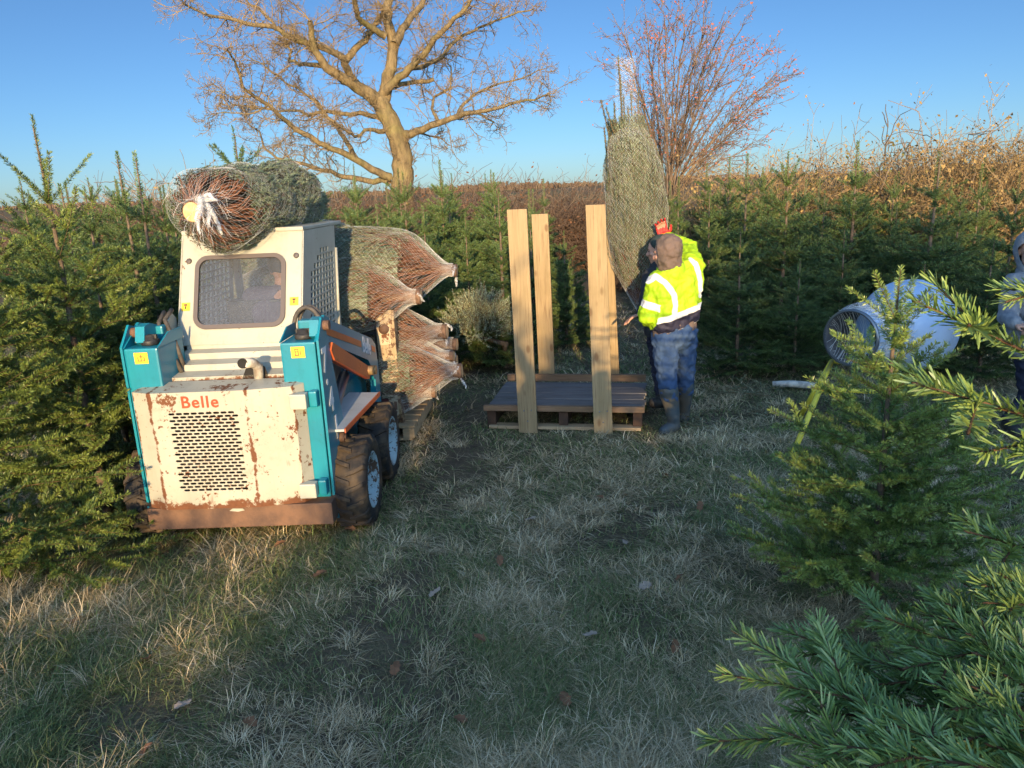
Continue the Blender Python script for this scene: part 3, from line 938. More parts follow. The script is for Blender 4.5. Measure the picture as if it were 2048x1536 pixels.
def ring_band(outer, inner, z0, z1, M, mb, m=0):
    """solid ring between two outlines with the same number of points, thickness z0..z1, placed by matrix M"""
    n = len(outer)
    vs = [M @ Vector((p[0], p[1], z)) for z in (z0, z1) for p in outer] + [M @ Vector((p[0], p[1], z)) for z in (z0, z1) for p in inner]
    fs = []
    for i in range(n):
        j = (i + 1) % n
        fs += [(i, j, n + j, n + i), (2 * n + i, 3 * n + i, 3 * n + j, 2 * n + j), (n + i, n + j, 3 * n + j, 3 * n + i), (i, 2 * n + i, 2 * n + j, j)]
    mb.add(vs, fs, m)


def build_loader():
    root = empty('skid_steer_loader', (-1.65, 4.17, 0), -0.02, 'small rusty teal and cream skid steer loader with netted trees on cab and forks', 'skid steer loader')
    # chassis
    mb = MB()
    mb.box((-0.42, 0.12, 0.17), (0.40, 1.85, 0.72))
    mb.box((-0.40, 0.05, 0.60), (0.30, 0.50, 0.97))
    mb.box((-0.48, 1.2, 0.72), (0.36, 1.80, 0.98))
    mb.build('chassis', M_TEAL, root)
    mb = MB()
    mb.prism([(0.10, 0.72), (0.10, 1.16), (0.55, 1.18), (1.05, 0.98), (1.15, 0.72)], 0, 0.37, 0.40)
    mb.build('inner_side_panel', simple('grey_steel_panel', (0.30, 0.31, 0.31), (0.20, 0.21, 0.22), 5, 0.38, metal=0.3), root)
    # rear counterweight guard
    mb = MB()
    mb.bbox((-0.57, -0.02, 0.165), (0.545, 0.10, 0.302), 0.006)
    mb.bbox((-0.57, 0.10, 0.165), (-0.52, 0.5, 0.24), 0.004)
    g = mb.build('rear_guard', M_RUST, root)
    mb = MB()
    mb.prism([(-0.07, .275), (-0.02, .268), (0.02, .275), (0.01, .287), (-0.05, .289)], 1, -0.024, -0.018)
    mb.build('slot', M_CREAM, g)
    # engine door: faceted shell with real slotted holes
    zb, zt = 0.305, 1.022
    sect = [(-0.555, 0.075), (-0.548, 0.0), (-0.43, -0.05), (0.125, -0.05), (0.385, 0.0), (0.43, 0.075)]
    mb = MB()
    for i in range(len(sect) - 1):
        (xa, ya), (xb, yb) = sect[i], sect[i + 1]
        if i == 2: continue
        mb.add([(xa, ya, zb), (xb, yb, zb), (xb, yb, zt), (xa, ya, zt)], [(0, 1, 2, 3)])
    top = [(x, y, zt) for x, y in sect]
    back = [(-0.50, 0.13), (-0.485, 0.145), (-0.42, 0.16), (0.13, 0.16), (0.33, 0.15), (0.385, 0.13)]
    bt = [(x, y, zt + 0.016) for x, y in back]
    for i in range(5): mb.add([top[i], top[i + 1], bt[i + 1], bt[i]], [(0, 1, 2, 3)])
    mb.add([(x, y, zt + 0.014) for x, y in back] + [(x, y, zb) for x, y in back], [(i, i + 1, 7 + i, 6 + i) for i in range(5)])
    # central panel with slots
    X0, X1, Z0, Z1 = -0.43, 0.125, zb, zt
    gx0, gx1, gz0, gz1 = -0.335, 0.075, 0.415, 0.905
    rows, cols = 24, 9
    rh, cw = (gz1 - gz0) / rows, (gx1 - gx0) / (cols + 0.5)
    yp = -0.05

    def quad(xa, za, xb, zb_):
        mb.add([(xa, yp, za), (xb, yp, za), (xb, yp, zb_), (xa, yp, zb_)], [(0, 1, 2, 3)])
    quad(X0, Z0, X1, gz0); quad(X0, gz1, X1, Z1); quad(X0, gz0, gx0, gz1); quad(gx1, gz0, X1, gz1)
    holes = MB()
    for r_ in range(rows):
        za, zc = gz0 + r_ * rh, gz0 + (r_ + 1) * rh
        off = 0 if r_ % 2 else cw * 0.5
        if off: quad(gx0, za, gx0 + off, zc)
        else: quad(gx1 - cw * 0.5, za, gx1, zc)
        for c_ in range(cols):
            xa = gx0 + off + c_ * cw
            xb = xa + cw
            hx, hz = (xa + xb) / 2, (za + zc) / 2
            hw, hh = cw * 0.42, rh * 0.33
            hole = [(hx + hw - hh + hh * cos(t), hz + hh * sin(t)) for t in (-pi / 2, -pi / 4, 0, pi / 4, pi / 2)] + [(hx - hw + hh + hh * cos(t), hz + hh * sin(t)) for t in (pi / 2, 3 * pi / 4, pi, 5 * pi / 4, 3 * pi / 2)]
            outr = [(hx + hw - hh, za), (xb, za), (xb, hz), (xb, zc), (hx + hw - hh, zc), (hx - hw + hh, zc), (xa, zc), (xa, hz), (xa, za), (hx - hw + hh, za)]
            vs = [(p[0], yp, p[1]) for p in outr] + [(p[0], yp, p[1]) for p in hole] + [(p[0], yp + 0.006, p[1]) for p in hole]
            fs = []
            for i in range(10):
                j = (i + 1) % 10
                fs += [(i, j, 10 + j, 10 + i), (10 + i, 10 + j, 20 + j, 20 + i)]
            mb.add(vs, fs)
    door = mb.build('engine_door', M_DOOR, root)
    mb = MB()
    mb.add([(-0.42, 0.03, 0.33), (0.12, 0.03, 0.33), (0.12, 0.03, 1.0), (-0.42, 0.03, 1.0)], [(0, 1, 2, 3)])
    for k in range(9):
        mb.tube([(-0.40, -0.012, 0.44 + 0.055 * k), (0.11, -0.008, 0.45 + 0.054 * k)], 0.007, 5)
    mb.build('radiator', simple('rusty_radiator', (0.035, 0.022, 0.016), (0.012, 0.010, 0.009), 20, 0.85), door)
    me = text_mesh('Belle', 0.098, M_LETTER, 'maker_lettering', offset=0.0018, xscale=1.0, space=1.14)
    o = link('lettering', me, door)
    o.matrix_local = frame_mat((-0.14, -0.0525, 0.960), (1, 0, -0.005), (0, 0, 1))
    # hinges on the right of the door
    for zc in (0.935, 0.385):
        mb = MB()
        mb.bbox((0.365, -0.035, zc - 0.045), (0.465, 0.03, zc + 0.045), 0.008)
        h = mb.build('hinge', M_CREAM, door)
        mb = MB()
        mb.bbox((0.467, 0.012, zc - 0.048), (0.515, 0.068, zc + 0.048), 0.01)
        mb.build('hinge_knuckle', M_TEAL, h)
    # corner tanks (towers)
    for sx in (-1, 1):
        xo, xi = (-0.60, -0.40) if sx < 0 else (0.52, 0.315)
        lo, hi = min(xo, xi), max(xo, xi)
        mb = MB()
        mb.bbox((lo, 0.078, 0.30), (hi, 0.42, 1.262), 0.012)
        t = mb.build('corner_tank', M_TEAL, root)
        mb = MB()
        mb.prism([(0.08, 1.262), (0.30, 1.382), (0.40, 1.35), (0.42, 1.262)], 0, xo - 0.006 * sx, xo + 0.012 * -sx * -1)
        mb.build('lug_plate', M_TEAL, t)
        mb = MB()
        mb.prism([(0.08, 1.262), (0.24, 1.33), (0.42, 1.33), (0.42, 1.262)], 0, xi - 0.004, xi + 0.004)
        mb.build('lug_plate', M_TEAL, t)
        mb = MB(); mb.bbox((lo + 0.05, 0.30, 1.264), (hi - 0.06, 0.38, 1.355), 0.012); mb.build('lug_block', M_TEAL, t)
        mb = MB()
        cx, cy = (lo + hi) / 2 + 0.01, 0.19
        mb.lathe([(0.0, 1.264), (0.048, 1.264), (0.052, 1.27), (0.052, 1.29), (0.046, 1.297), (0.036, 1.299), (0.034, 1.32), (0.0, 1.325)], 2, 20, c=(cx, cy, 0))
        mb.bbox((cx - 0.045, cy - 0.01, 1.298), (cx + 0.045, cy + 0.01, 1.324), 0.004)
        mb.build('filler_cap', M_BLACK, t)
        mb = MB()
        sxx = (lo + hi) / 2 + (0 if sx < 0 else 0.0)
        mb.box((sxx - 0.040, 0.0745, 1.172), (sxx + 0.040, 0.0775, 1.238))
        st = mb.build('sticker', M_STICKER, t)
        mb = MB()
        y0 = 0.0735
        if sx > 0:
            mb.box((sxx - 0.020, y0, 1.185), (sxx + 0.006, y0 + 0.002, 1.190)); mb.box((sxx - 0.018, y0, 1.19), (sxx - 0.014, y0 + .002, 1.226)); mb.box((sxx, y0, 1.19), (sxx + 0.004, y0 + .002, 1.226))
            mb.box((sxx - 0.018, y0, 1.222), (sxx + 0.004, y0 + .002, 1.227)); mb.box((sxx - 0.018, y0, 1.206), (sxx + 0.004, y0 + .002, 1.210)); mb.box((sxx + 0.012, y0, 1.19), (sxx + 0.016, y0 + .002, 1.215))
        else:
            mb.box((sxx - 0.020, y0, 1.187), (sxx + 0.020, y0 + .002, 1.191)); mb.box((sxx - 0.020, y0, 1.191), (sxx - 0.016, y0 + .002, 1.212)); mb.box((sxx + 0.016, y0, 1.191), (sxx + 0.020, y0 + .002, 1.212))
            mb.box((sxx - 0.002, y0, 1.191), (sxx + 0.002, y0 + .002, 1.228)); mb.box((sxx - 0.012, y0, 1.212), (sxx + 0.012, y0 + .002, 1.216))
        mb.build('pictogram', M_STICKERINK, st)
        # side plate with the number
        xp = 0.53 if sx > 0 else -0.615
        poly = [(0.075, 0.165), (0.075, 1.27), (0.19, 1.385), (0.24, 1.37), (0.275, 1.25), (0.38, 0.93), (0.475, 0.61), (0.43, 0.38), (0.20, 0.14), (0.12, 0.14)]
        mb = MB()
        mb.prism(poly, 0, xp, xp + 0.014)
        sp = mb.build('side_plate', M_TEAL, root)
        mb = MB()
        mb.tube([(xp - 0.002, 0.33, 0.60), (xp + 0.045, 0.33, 0.60)], 0.032, 10)
        mb.tube([(xp + 0.03, 0.33, 0.60), (xp + 0.055, 0.33, 0.60)], 0.018, 6)
        mb.build('pivot_bolt', M_RUST, sp)
        mb = MB()
        mb.tube([(xp - 0.01, 0.215, 1.335), (xp + 0.05, 0.215, 1.335)], 0.030, 10)
        mb.build('pivot_bolt', M_RUST, sp)
        if sx > 0:
            for ch, yy, zz, sz in (('7', 0.155, 1.13, 0.20), ('.', 0.165, 1.05, 0.20), ('4', 0.215, 0.87, 0.20), ('1', 0.270, 0.68, 0.20)):
                mt = text_mesh(ch, sz, M_WHITELET, 'number', offset=0.007, xscale=1.0)
                lo_ = link('number', mt, sp)
                lo_.matrix_local = frame_mat((xp + 0.0165, yy, zz), (0, 1, 0), (0, 0, 1))
    # stepped hood between the tanks
    mb = MB()
    prof = [(0.20, 1.005), (0.20, 1.052), (0.315, 1.065), (0.32, 1.102), (0.42, 1.115), (0.425, 1.152), (0.50, 1.165), (0.505, 1.195), (0.66, 1.20), (0.66, 0.95), (0.24, 0.95)]
    n = len(prof)
    wL = {0.20: -0.50, 0.315: -0.47, 0.32: -0.455, 0.42: -0.44, 0.425: -0.425, 0.50: -0.42, 0.505: -0.42, 0.66: -0.42, 0.24: -0.5}
    vs = [(wL[p[0]] if p[1] > 1.0 else -0.42, p[0], p[1]) for p in prof] + [(0.312, p[0], p[1]) for p in prof]
    mb.add(vs, [tuple(range(n)), tuple(range(n, 2 * n))[::-1]] + [(i, n + i, n + (i + 1) % n, (i + 1) % n) for i in range(n)])
    hood = mb.build('stepped_hood', rusty_paint('hood_cream', (0.36, 0.36, 0.31), (0.31, 0.31, 0.265), 0.66, 0.74, low=1.008), root)
    mb = MB()
    mb.prism([(0.02, 1.02), (0.19, 1.02), (0.17, 1.10), (0.08, 1.15)], 1, 0.20, 0.203)
    mb.build('torn_recess', M_DARKVOID, hood)
    mb = MB()
    mb.tube([(0.135, 0.18, 1.03), (0.14, 0.17, 1.11), (0.125, 0.12, 1.145), (0.10, 0.06, 1.155)], [0.03, 0.031, 0.03, 0.03], 12)
    ex = mb.build('exhaust_pipe', simple('pale_exhaust', (0.5, 0.47, 0.40), (0.2, 0.15, 0.11), 14, 0.6), root)
    mb = MB()
    mb.lathe([(0.0, 0.0), (0.024, 0.0), (0.0305, -0.004), (0.0305, 0.004)], 1, 14, c=(0.097, 0.053, 1.156))
    mb.build('pipe_mouth', M_DARKVOID, ex)
    # cab: raked rear wall with window, sides with grilles
    zb, zt = 1.19, 1.868
    yb, yt = 0.50, 0.80
    xl, xr = -0.475, 0.315
    rk = (yt - yb) / (zt - zb)
    up = Vector((0, yt - yb, zt - zb)).normalized()
    Mr = frame_mat(((xl + xr) / 2, (yb + yt) / 2, (zb + zt) / 2), (1, 0, 0), up)
    W, Hh = xr - xl, math.hypot(yt - yb, zt - zb)
    win = [(p[0] - 0.005, p[1] - 0.025) for p in rounded_rect(0.575, 0.475, 0.075)]
    # outer outline resampled to the same count by shooting from the centre
    outp = []
    for p in win:
        dx, dy = p[0] + 0.005, p[1] + 0.025
        k = min((W / 2) / abs(dx) if abs(dx) > 1e-6 else 9, (Hh / 2) / abs(dy) if abs(dy) > 1e-6 else 9)
        outp.append((max(-W / 2, min(W / 2, dx * k)), max(-Hh / 2, min(Hh / 2, dy * k))))
    # snap the nearest point to each corner
    for cx in (-W / 2, W / 2):
        for cy in (-Hh / 2, Hh / 2):
            i = min(range(len(outp)), key=lambda q: (outp[q][0] - cx) ** 2 + (outp[q][1] - cy) ** 2)
            outp[i] = (cx, cy)
    mb = MB()
    ring_band(outp, win, -0.018, 0.0, Mr, mb)
    rear = mb.build('rear_wall', M_CREAM, root)
    mb = MB()
    w1 = [(p[0] - 0.005, p[1] - 0.025) for p in rounded_rect(0.590, 0.490, 0.082)]
    w2 = [(p[0] - 0.005, p[1] - 0.025) for p in rounded_rect(0.535, 0.435, 0.058)]
    ring_band(w1, w2, 0.002, 0.014, Mr, mb)
    wf = mb.build('rear_window', M_SEAL, root)
    mb = MB()
    gp = [Mr @ Vector((p[0] - 0.005, p[1] - 0.025, -0.006)) for p in rounded_rect(0.57, 0.47, 0.07)]
    mb.add(gp, [tuple(range(len(gp)))])
    mb.build('pane', M_GLASS, wf)
    for cx in (-0.345, 0.355):
        mb = MB()
        mb.lathe([(0.0, 0.012), (0.014, 0.012), (0.0185, 0.006), (0.0185, 0.001)], 2, 16)
        nv = 4 * 16
        for q in range(nv):
            mb.v[-nv + q] = tuple(Mr @ (Vector(mb.v[-nv + q]) + Vector((cx, 0.19 if cx < 0 else 0.20, 0))))
        mb.build('rubber_plug', M_SEAL, rear)
    for cx, cz in ((-0.355, -0.115), (0.345, -0.105)):
        mb = MB()
        mb.box((cx - 0.027, cz - 0.027, 0.0015), (cx + 0.027, cz + 0.027, 0.004), 0, Mr)
        st = mb.build('sticker', M_STICKER, rear)
        mb = MB()
        mb.box((cx - 0.004, cz - 0.016, 0.005), (cx + 0.004, cz + 0.004, 0.006), 0, Mr)
        mb.box((cx - 0.010, cz + 0.006, 0.005), (cx + 0.010, cz + 0.017, 0.006), 0, Mr)
        mb.build('pictogram', M_STICKERINK, st)
    # roof and side walls (real punched grilles)
    roof = MB()
    roof.bbox((xl - 0.004, yt - 0.012, 1.868), (xr + 0.004, 1.86, 1.893), 0.006)
    roof.build('roof', M_CREAM, root)
    for sx in (-1, 1):
        xs = xr if sx > 0 else xl
        mb = MB()
        # outline corners: rear edge raked, front edge raked back
        yf_t, yf_b = 1.62, 1.44
        zs = [1.10, 1.145] + [1.145 + (1.735 - 1.145) * k / 13 for k in range(1, 14)] + [1.866]

        def yr(z): return yb + (z - zb) * rk if z > zb else yb

        def yfr(z): return yf_b + (yf_t - yf_b) * (z - 1.10) / 0.766

        def cell(za, zc, ua, ub):
            a, b = yr(za), yr(zc)
            A, B = yfr(za), yfr(zc)
            pts = [(a + (A - a) * ua, za), (a + (A - a) * ub, za), (b + (B - b) * ub, zc), (b + (B - b) * ua, zc)]
            return pts

        def plate(pts):
            vs = [(xs - 0.006, p[0], p[1]) for p in pts] + [(xs + 0.006, p[0], p[1]) for p in pts]
            mb.add(vs, [(0, 1, 2, 3), (7, 6, 5, 4), (0, 4, 5, 1), (1, 5, 6, 2), (2, 6, 7, 3), (3, 7, 4, 0)])
        plate(cell(1.10, 1.145, 0, 1)); plate(cell(1.735, 1.866, 0, 1))
        ncol = 8
        u0, u1 = 0.20, 0.93
        for k in range(1, 14):
            za, zc = zs[k], zs[k + 1]
            first = 0 if k <= 10 else (1 if k == 11 else (2 if k == 12 else 3))
            last = ncol if k < 13 else ncol - 2
            ua = u0 + (u1 - u0) * first / ncol
            ub = u0 + (u1 - u0) * last / ncol
            plate(cell(za, zc, 0, ua)); plate(cell(za, zc, ub, 1))
            bar = 0.13
            plate(cell(za, za + (zc - za) * bar, ua, ub)); plate(cell(zc - (zc - za) * bar, zc, ua, ub))
            for c_ in range(first, last + 1):
                ww = 0.016 if c_ == 4 else 0.009
                uc = u0 + (u1 - u0) * c_ / ncol
                plate(cell(za + (zc - za) * bar, zc - (zc - za) * bar, max(ua, uc - ww), min(ub, uc + ww)))
        w = mb.build('side_wall', M_CREAM, root)
        mb = MB()
        mb.tube([(xs + 0.012 * sx, yfr(1.12), 1.12), (xs + 0.012 * sx, yfr(1.70), 1.70)], 0.011, 6)
        mb.build('grab_rail', M_CREAM, w)
    mb = MB()
    for xs in (xl + 0.03, xr - 0.03):
        mb.bbox((xs - 0.02, 1.55, 0.72), (xs + 0.02, 1.62, 1.87), 0.005)
    mb.bbox((xl + .01, 1.55, 1.80), (xr - .01, 1.61, 1.865), 0.005)
    mb.build('front_posts', M_CREAM, root)
    mb = MB()
    mb.bbox((-0.28, 0.86, 0.98), (0.12, 1.00, 1.42), 0.03)
    mb.bbox((-0.28, 0.90, 0.98), (0.12, 1.38, 1.08), 0.03)
    mb.build('seat', M_BLACK, root)
    mb = MB()                                       # left lifting bracket of the cab
    mb.prism([(0.44, 1.16), (0.47, 1.36), (0.53, 1.40), (0.58, 1.36), (0.58, 1.20), (0.52, 1.14)], 0, -0.515, -0.497)
    br = mb.build('cab_bracket', M_CREAM, root)
    mb = MB()
    mb.tube([(-0.516, 0.49, 1.235), (-0.53, 0.49, 1.235)], 0.026, 10)
    mb.prism([(0.505, 1.30), (0.525, 1.285), (0.545, 1.30), (0.545, 1.36), (0.525, 1.375), (0.505, 1.36)], 0, -0.519, -0.516)
    mb.build('bolt', M_RUST, br)
    # hoses
    mb = MB()
    hz = lambda: mb.build('hydraulic_hose', M_HOSE, root)
    mb.tube([(-0.38, 0.30, 1.06), (-0.44, 0.30, 1.22), (-0.50, 0.34, 1.36), (-0.50, 0.44, 1.42)], 0.014, 8)
    hz(); mb = MB()
    mb.tube([(-0.37, 0.33, 1.06), (-0.41, 0.33, 1.25), (-0.47, 0.37, 1.38), (-0.46, 0.46, 1.43)], 0.014, 8)
    hz(); mb = MB()
    arc = [(0.40 + 0.095 * cos(a) * 1.0, 0.36 + 0.05 * sin(a * .5), 1.27 + 0.15 * sin(a)) for a in np.linspace(pi * 1.05, 0.0, 14)]
    mb.tube(arc, 0.014, 8)
    hz(); mb = MB()
    arc = [(0.41 + 0.083 * cos(a), 0.40 + 0.05 * sin(a * .5), 1.275 + 0.145 * sin(a)) for a in np.linspace(pi * 1.05, 0.0, 14)]
    mb.tube(arc, 0.012, 8)
    hz()
    # lift arms
    for sx in (-1, 1):
        xa = 0.475 if sx > 0 else -0.555
        mb = MB()
        arm = [(0.14, 1.285), (0.17, 1.375), (0.24, 1.385), (1.62, 0.985), (1.74, 0.91), (1.76, 0.80), (1.74, 0.70), (1.58, 0.66), (1.50, 0.79), (1.42, 0.855), (0.24, 1.235)]
        mb.prism(arm, 0, xa, xa + 0.055)
        mb.bbox((xa + 0.003, 1.64, 0.30), (xa + 0.052, 1.80, 0.78), 0.006)
        a = mb.build('lift_arm', M_TEAL, root)
        if sx > 0:
            x1 = xa + 0.0565
            mb = MB()
            slope = (0.985 - 1.385) / 1.38
            def on(y, o): return (y, 1.385 + (y - 0.24) * slope - o)
            mb.prism([on(0.26, 0.060), on(1.22, 0.060), on(1.22, 0.105), on(0.26, 0.105)], 0, x1, x1 + 0.002)
            mb.build('orange_stripe', M_ORANGE, a)
            mb = MB()
            mb.prism([on(1.58, 0.060), on(1.70, 0.065), on(1.70, 0.108), on(1.58, 0.105)], 0, x1, x1 + 0.002)
            mb.build('orange_stripe', M_ORANGE, a)
            mt = text_mesh('Belle', 0.165, M_WHITELET, 'maker_lettering', offset=0.003, xscale=0.9)
            o = link('lettering', mt, a)
            o.matrix_local = frame_mat((x1 + 0.0015, *on(1.40, 0.085)), (0, 1, slope), (0, 0, 1))
            mb = MB()
            mb.prism([(0.30, 1.165), (0.35, 1.205), (1.30, 0.835), (1.36, 0.765), (1.30, 0.735), (0.36, 1.09)], 0, x1 - 0.02, x1 + 0.022)
            mb.build('link_bar', M_ORANGE, root)
            for yy, zz in ((1.30, 0.80), (1.42, 0.775)):
                mb = MB()
                mb.tube([(x1 - 0.03, yy, zz), (x1 + 0.055, yy, zz)], 0.036, 12)
                mb.build('pivot_pin', M_PINMETAL, root)
    mb = MB()
    mb.tube([(0.46, 0.36, 0.63), (0.46, 0.92, 0.86)], 0.038, 12)
    mb.tube([(0.46, 0.92, 0.86), (0.46, 1.20, 0.975)], 0.018, 10)
    mb.build('lift_cylinder', M_STEELROD, root)
    # fenders
    for sx in (-1, 1):
        mb = MB()
        s = 1 if sx > 0 else -1
        o = -0.045 if sx < 0 else 0
        pts = [(0.40, 0.44), (0.43, 1.13), (0.655, 1.10), (0.60, 0.23), (0.52, 0.23)]
        vs = [(s * p[0] + o, p[1], 0.665) for p in pts] + [(s * p[0] + o, p[1], 0.68) for p in pts]
        mb.add(vs, [(0, 1, 2, 3, 4), (9, 8, 7, 6, 5)] + [(i, (i + 1) % 5, 5 + (i + 1) % 5, 5 + i) for i in range(5)])
        f = mb.build('fender', rusty_paint('fender_paint', (0.47, 0.50, 0.50), (0.40, 0.43, 0.44), 0.68, 0.75), root)
        mb = MB()
        mb.prism([(0.23, 0.655), (1.10, 0.655), (1.10, 0.685), (0.23, 0.685)], 0, -0.004, 0.004)
        for q in range(8):
            vx, vy, vz = mb.v[q]
            k = (vy - 0.23) / 0.87
            mb.v[q] = (s * (0.606 + 0.055 * k + vx) + o, vy, vz)
        mb.build('edge_trim', M_ORANGE, f)
    # wheels
    tyre = MB()
    R, Wd = 0.295, 0.22
    prof = [(0.175, -0.090), (0.185, -0.103), (0.23, -0.112), (0.262, -0.106), (0.278, -0.088), (0.281, 0.0), (0.278, 0.088), (0.262, 0.106), (0.23, 0.112), (0.185, 0.103), (0.175, 0.090)]
    tyre.lathe(prof, 0, 48)
    for k in range(17):                              # chevron lugs
        for s in (-1, 1):
            a = 2 * pi * (k + (0.5 if s > 0 else 0)) / 17
            path = []
            for j, (xx, da) in enumerate(((0.012 * -s, 0.16), (0.05 * s, 0.08), (0.095 * s, 0.0), (0.112 * s, -0.02))):
                rr = 0.272 if j < 3 else 0.245
                path.append((xx, rr, a + da))
            vs = []
            for xx, rr, an in path:
                for (dr, dw) in ((0.0, -0.055), (0.024 if rr > .26 else .012, -0.042), (0.024 if rr > .26 else .012, 0.042), (0.0, 0.055)):
                    vs.append((xx, (rr + dr) * cos(an + dw), (rr + dr) * sin(an + dw)))
            fs = []
            for j in range(3):
                for q in range(3):
                    fs.append((j * 4 + q, j * 4 + q + 1, j * 4 + 5 + q, j * 4 + 4 + q))
            fs += [(0, 1, 2, 3), (15, 14, 13, 12)]
            tyre.add(vs, fs)
    tm = tyre.mesh('tyre', M_RUBBER)
    rim = MB()
    rim.lathe([(0.0, 0.055), (0.05, 0.055), (0.055, 0.04), (0.10, 0.035), (0.135, 0.055), (0.150, 0.09), (0.172, 0.098), (0.180, 0.104), (0.186, 0.100), (0.180, 0.085), (0.16, 0.06), (0.16, -0.09)], 0, 36)
    for k in range(6):
        a = 2 * pi * k / 6
        rim.tube([(0.03, 0.075 * cos(a), 0.075 * sin(a)), (0.058, 0.075 * cos(a), 0.075 * sin(a))], 0.012, 6)
    rm = rim.mesh('rim', M_RIM)
    for sx in (1, -1):
        for yy in (0.37, 1.14):
            w = empty('wheel', (0.62 if sx > 0 else -0.66, yy, 0.292))
            w.parent = root
            if sx < 0: w.rotation_euler = (0.3, 0, pi)
            else: w.rotation_euler = (0.1 + yy, 0, 0)
            link('tyre', tm, w); link('rim', rm, w)
    # fork carriage with pallet forks
    c = MB()
    yc = 1.98
    c.bbox((-0.66, yc, 1.09), (0.66, yc + 0.06, 1.15), 0.006)
    c.bbox((-0.66, yc, 0.60), (0.52, yc + 0.05, 0.66), 0.005)
    c.bbox((-0.66, yc, 0.16), (0.62, yc + 0.06, 0.26), 0.006)
    for x0 in (-0.66, 0.50):
        c.prism([(yc + 0.10, 0.06), (yc + 0.17, 0.06), (yc + 0.10, 1.15), (yc - 0.01, 1.15), (yc - 0.02, 0.30)], 0, x0 + 0.135, x0 + 0.155)
        c.bbox((x0, yc - 0.01, 0.22), (x0 + 0.135, yc + 0.02, 1.12), 0.004)
    car = c.build('fork_carriage', M_RUSTPLATE, root)
    bcm = rusty_paint('bare_cream_metal', (0.46, 0.39, 0.27), (0.37, 0.30, 0.20), 0.58, 0.60)
    for lo_, hi_ in (((0.515, 0.86), (0.615, 1.03)), ((0.50, 0.24), (0.632, 0.60))):
        mb = MB(); mb.box((lo_[0], yc - 0.0145, lo_[1]), (hi_[0], yc - 0.011, hi_[1])); mb.build('bare_patch', bcm, car)
    mb = MB()
    mb.lathe([(0.0, 0), (0.045, 0.0), (0.045, 0.004), (0.0, 0.004)], 1, 16, c=(0.565, yc - 0.019, 0.995))
    mb.build('rust_boss', M_RUST, car)
    for zz in (0.33, 0.52):
        mb = MB(); mb.box((0.60, yc - 0.02, zz - 0.035), (0.625, yc - 0.015, zz + 0.035)); mb.build('key_slot', M_RUST, car)
    mb = MB()
    for k in range(12):
        x = -0.60 + 0.098 * k
        mb.box((x, yc + 0.012, 0.28), (x + 0.012, yc + 0.03, 1.09))
    for z in (0.42, 0.80, 0.95):
        mb.box((-0.64, yc + 0.005, z), (0.50, yc + 0.012, z + 0.02))
    mb.build('guard_mesh', M_BLACK, car)
    for x in (-0.45, 0.30):
        mb = MB()
        mb.prism([(yc + 0.06, 0.05), (yc + 1.05, 0.06), (yc + 1.05, 0.075), (yc + 0.10, 0.10), (yc + 0.10, 0.70), (yc + 0.06, 0.70)], 0, x - 0.05, x + 0.05)
        mb.build('fork_tine', M_RUST, root)
    mb = MB()
    mb.bbox((0.40, 1.72, 0.18), (0.56, 1.98, 0.40), 0.02)
    m_red = simple('dark_red_steel', (0.10, 0.02, 0.018), (0.05, 0.02, 0.015), 15, 0.6)
    mb.build('quick_hitch', m_red, root)
    mb = MB(); mb.bbox((-0.56, 1.72, 0.18), (-0.40, 1.98, 0.40), 0.02); mb.build('quick_hitch', m_red, root)
    mb = MB(); mb.tube([(0.25, 1.70, 0.70), (0.25, 1.98, 0.55)], 0.03, 8); mb.build('tilt_cylinder', M_STEELROD, root)
    return root


# ------------------------------------------------------------------ netted trees
def basis(axis, hint=(0, 0, 1)):
    a = nrm(np.asarray(axis, float))
    h = np.asarray(hint, float)
    if abs(a @ h) > 0.95: h = np.array([1., 0, 0])
    u = nrm(np.cross(h, a)); w = np.cross(a, u)
    return np.stack([u, w, a], 1)              # columns: local x, y, z(axis)


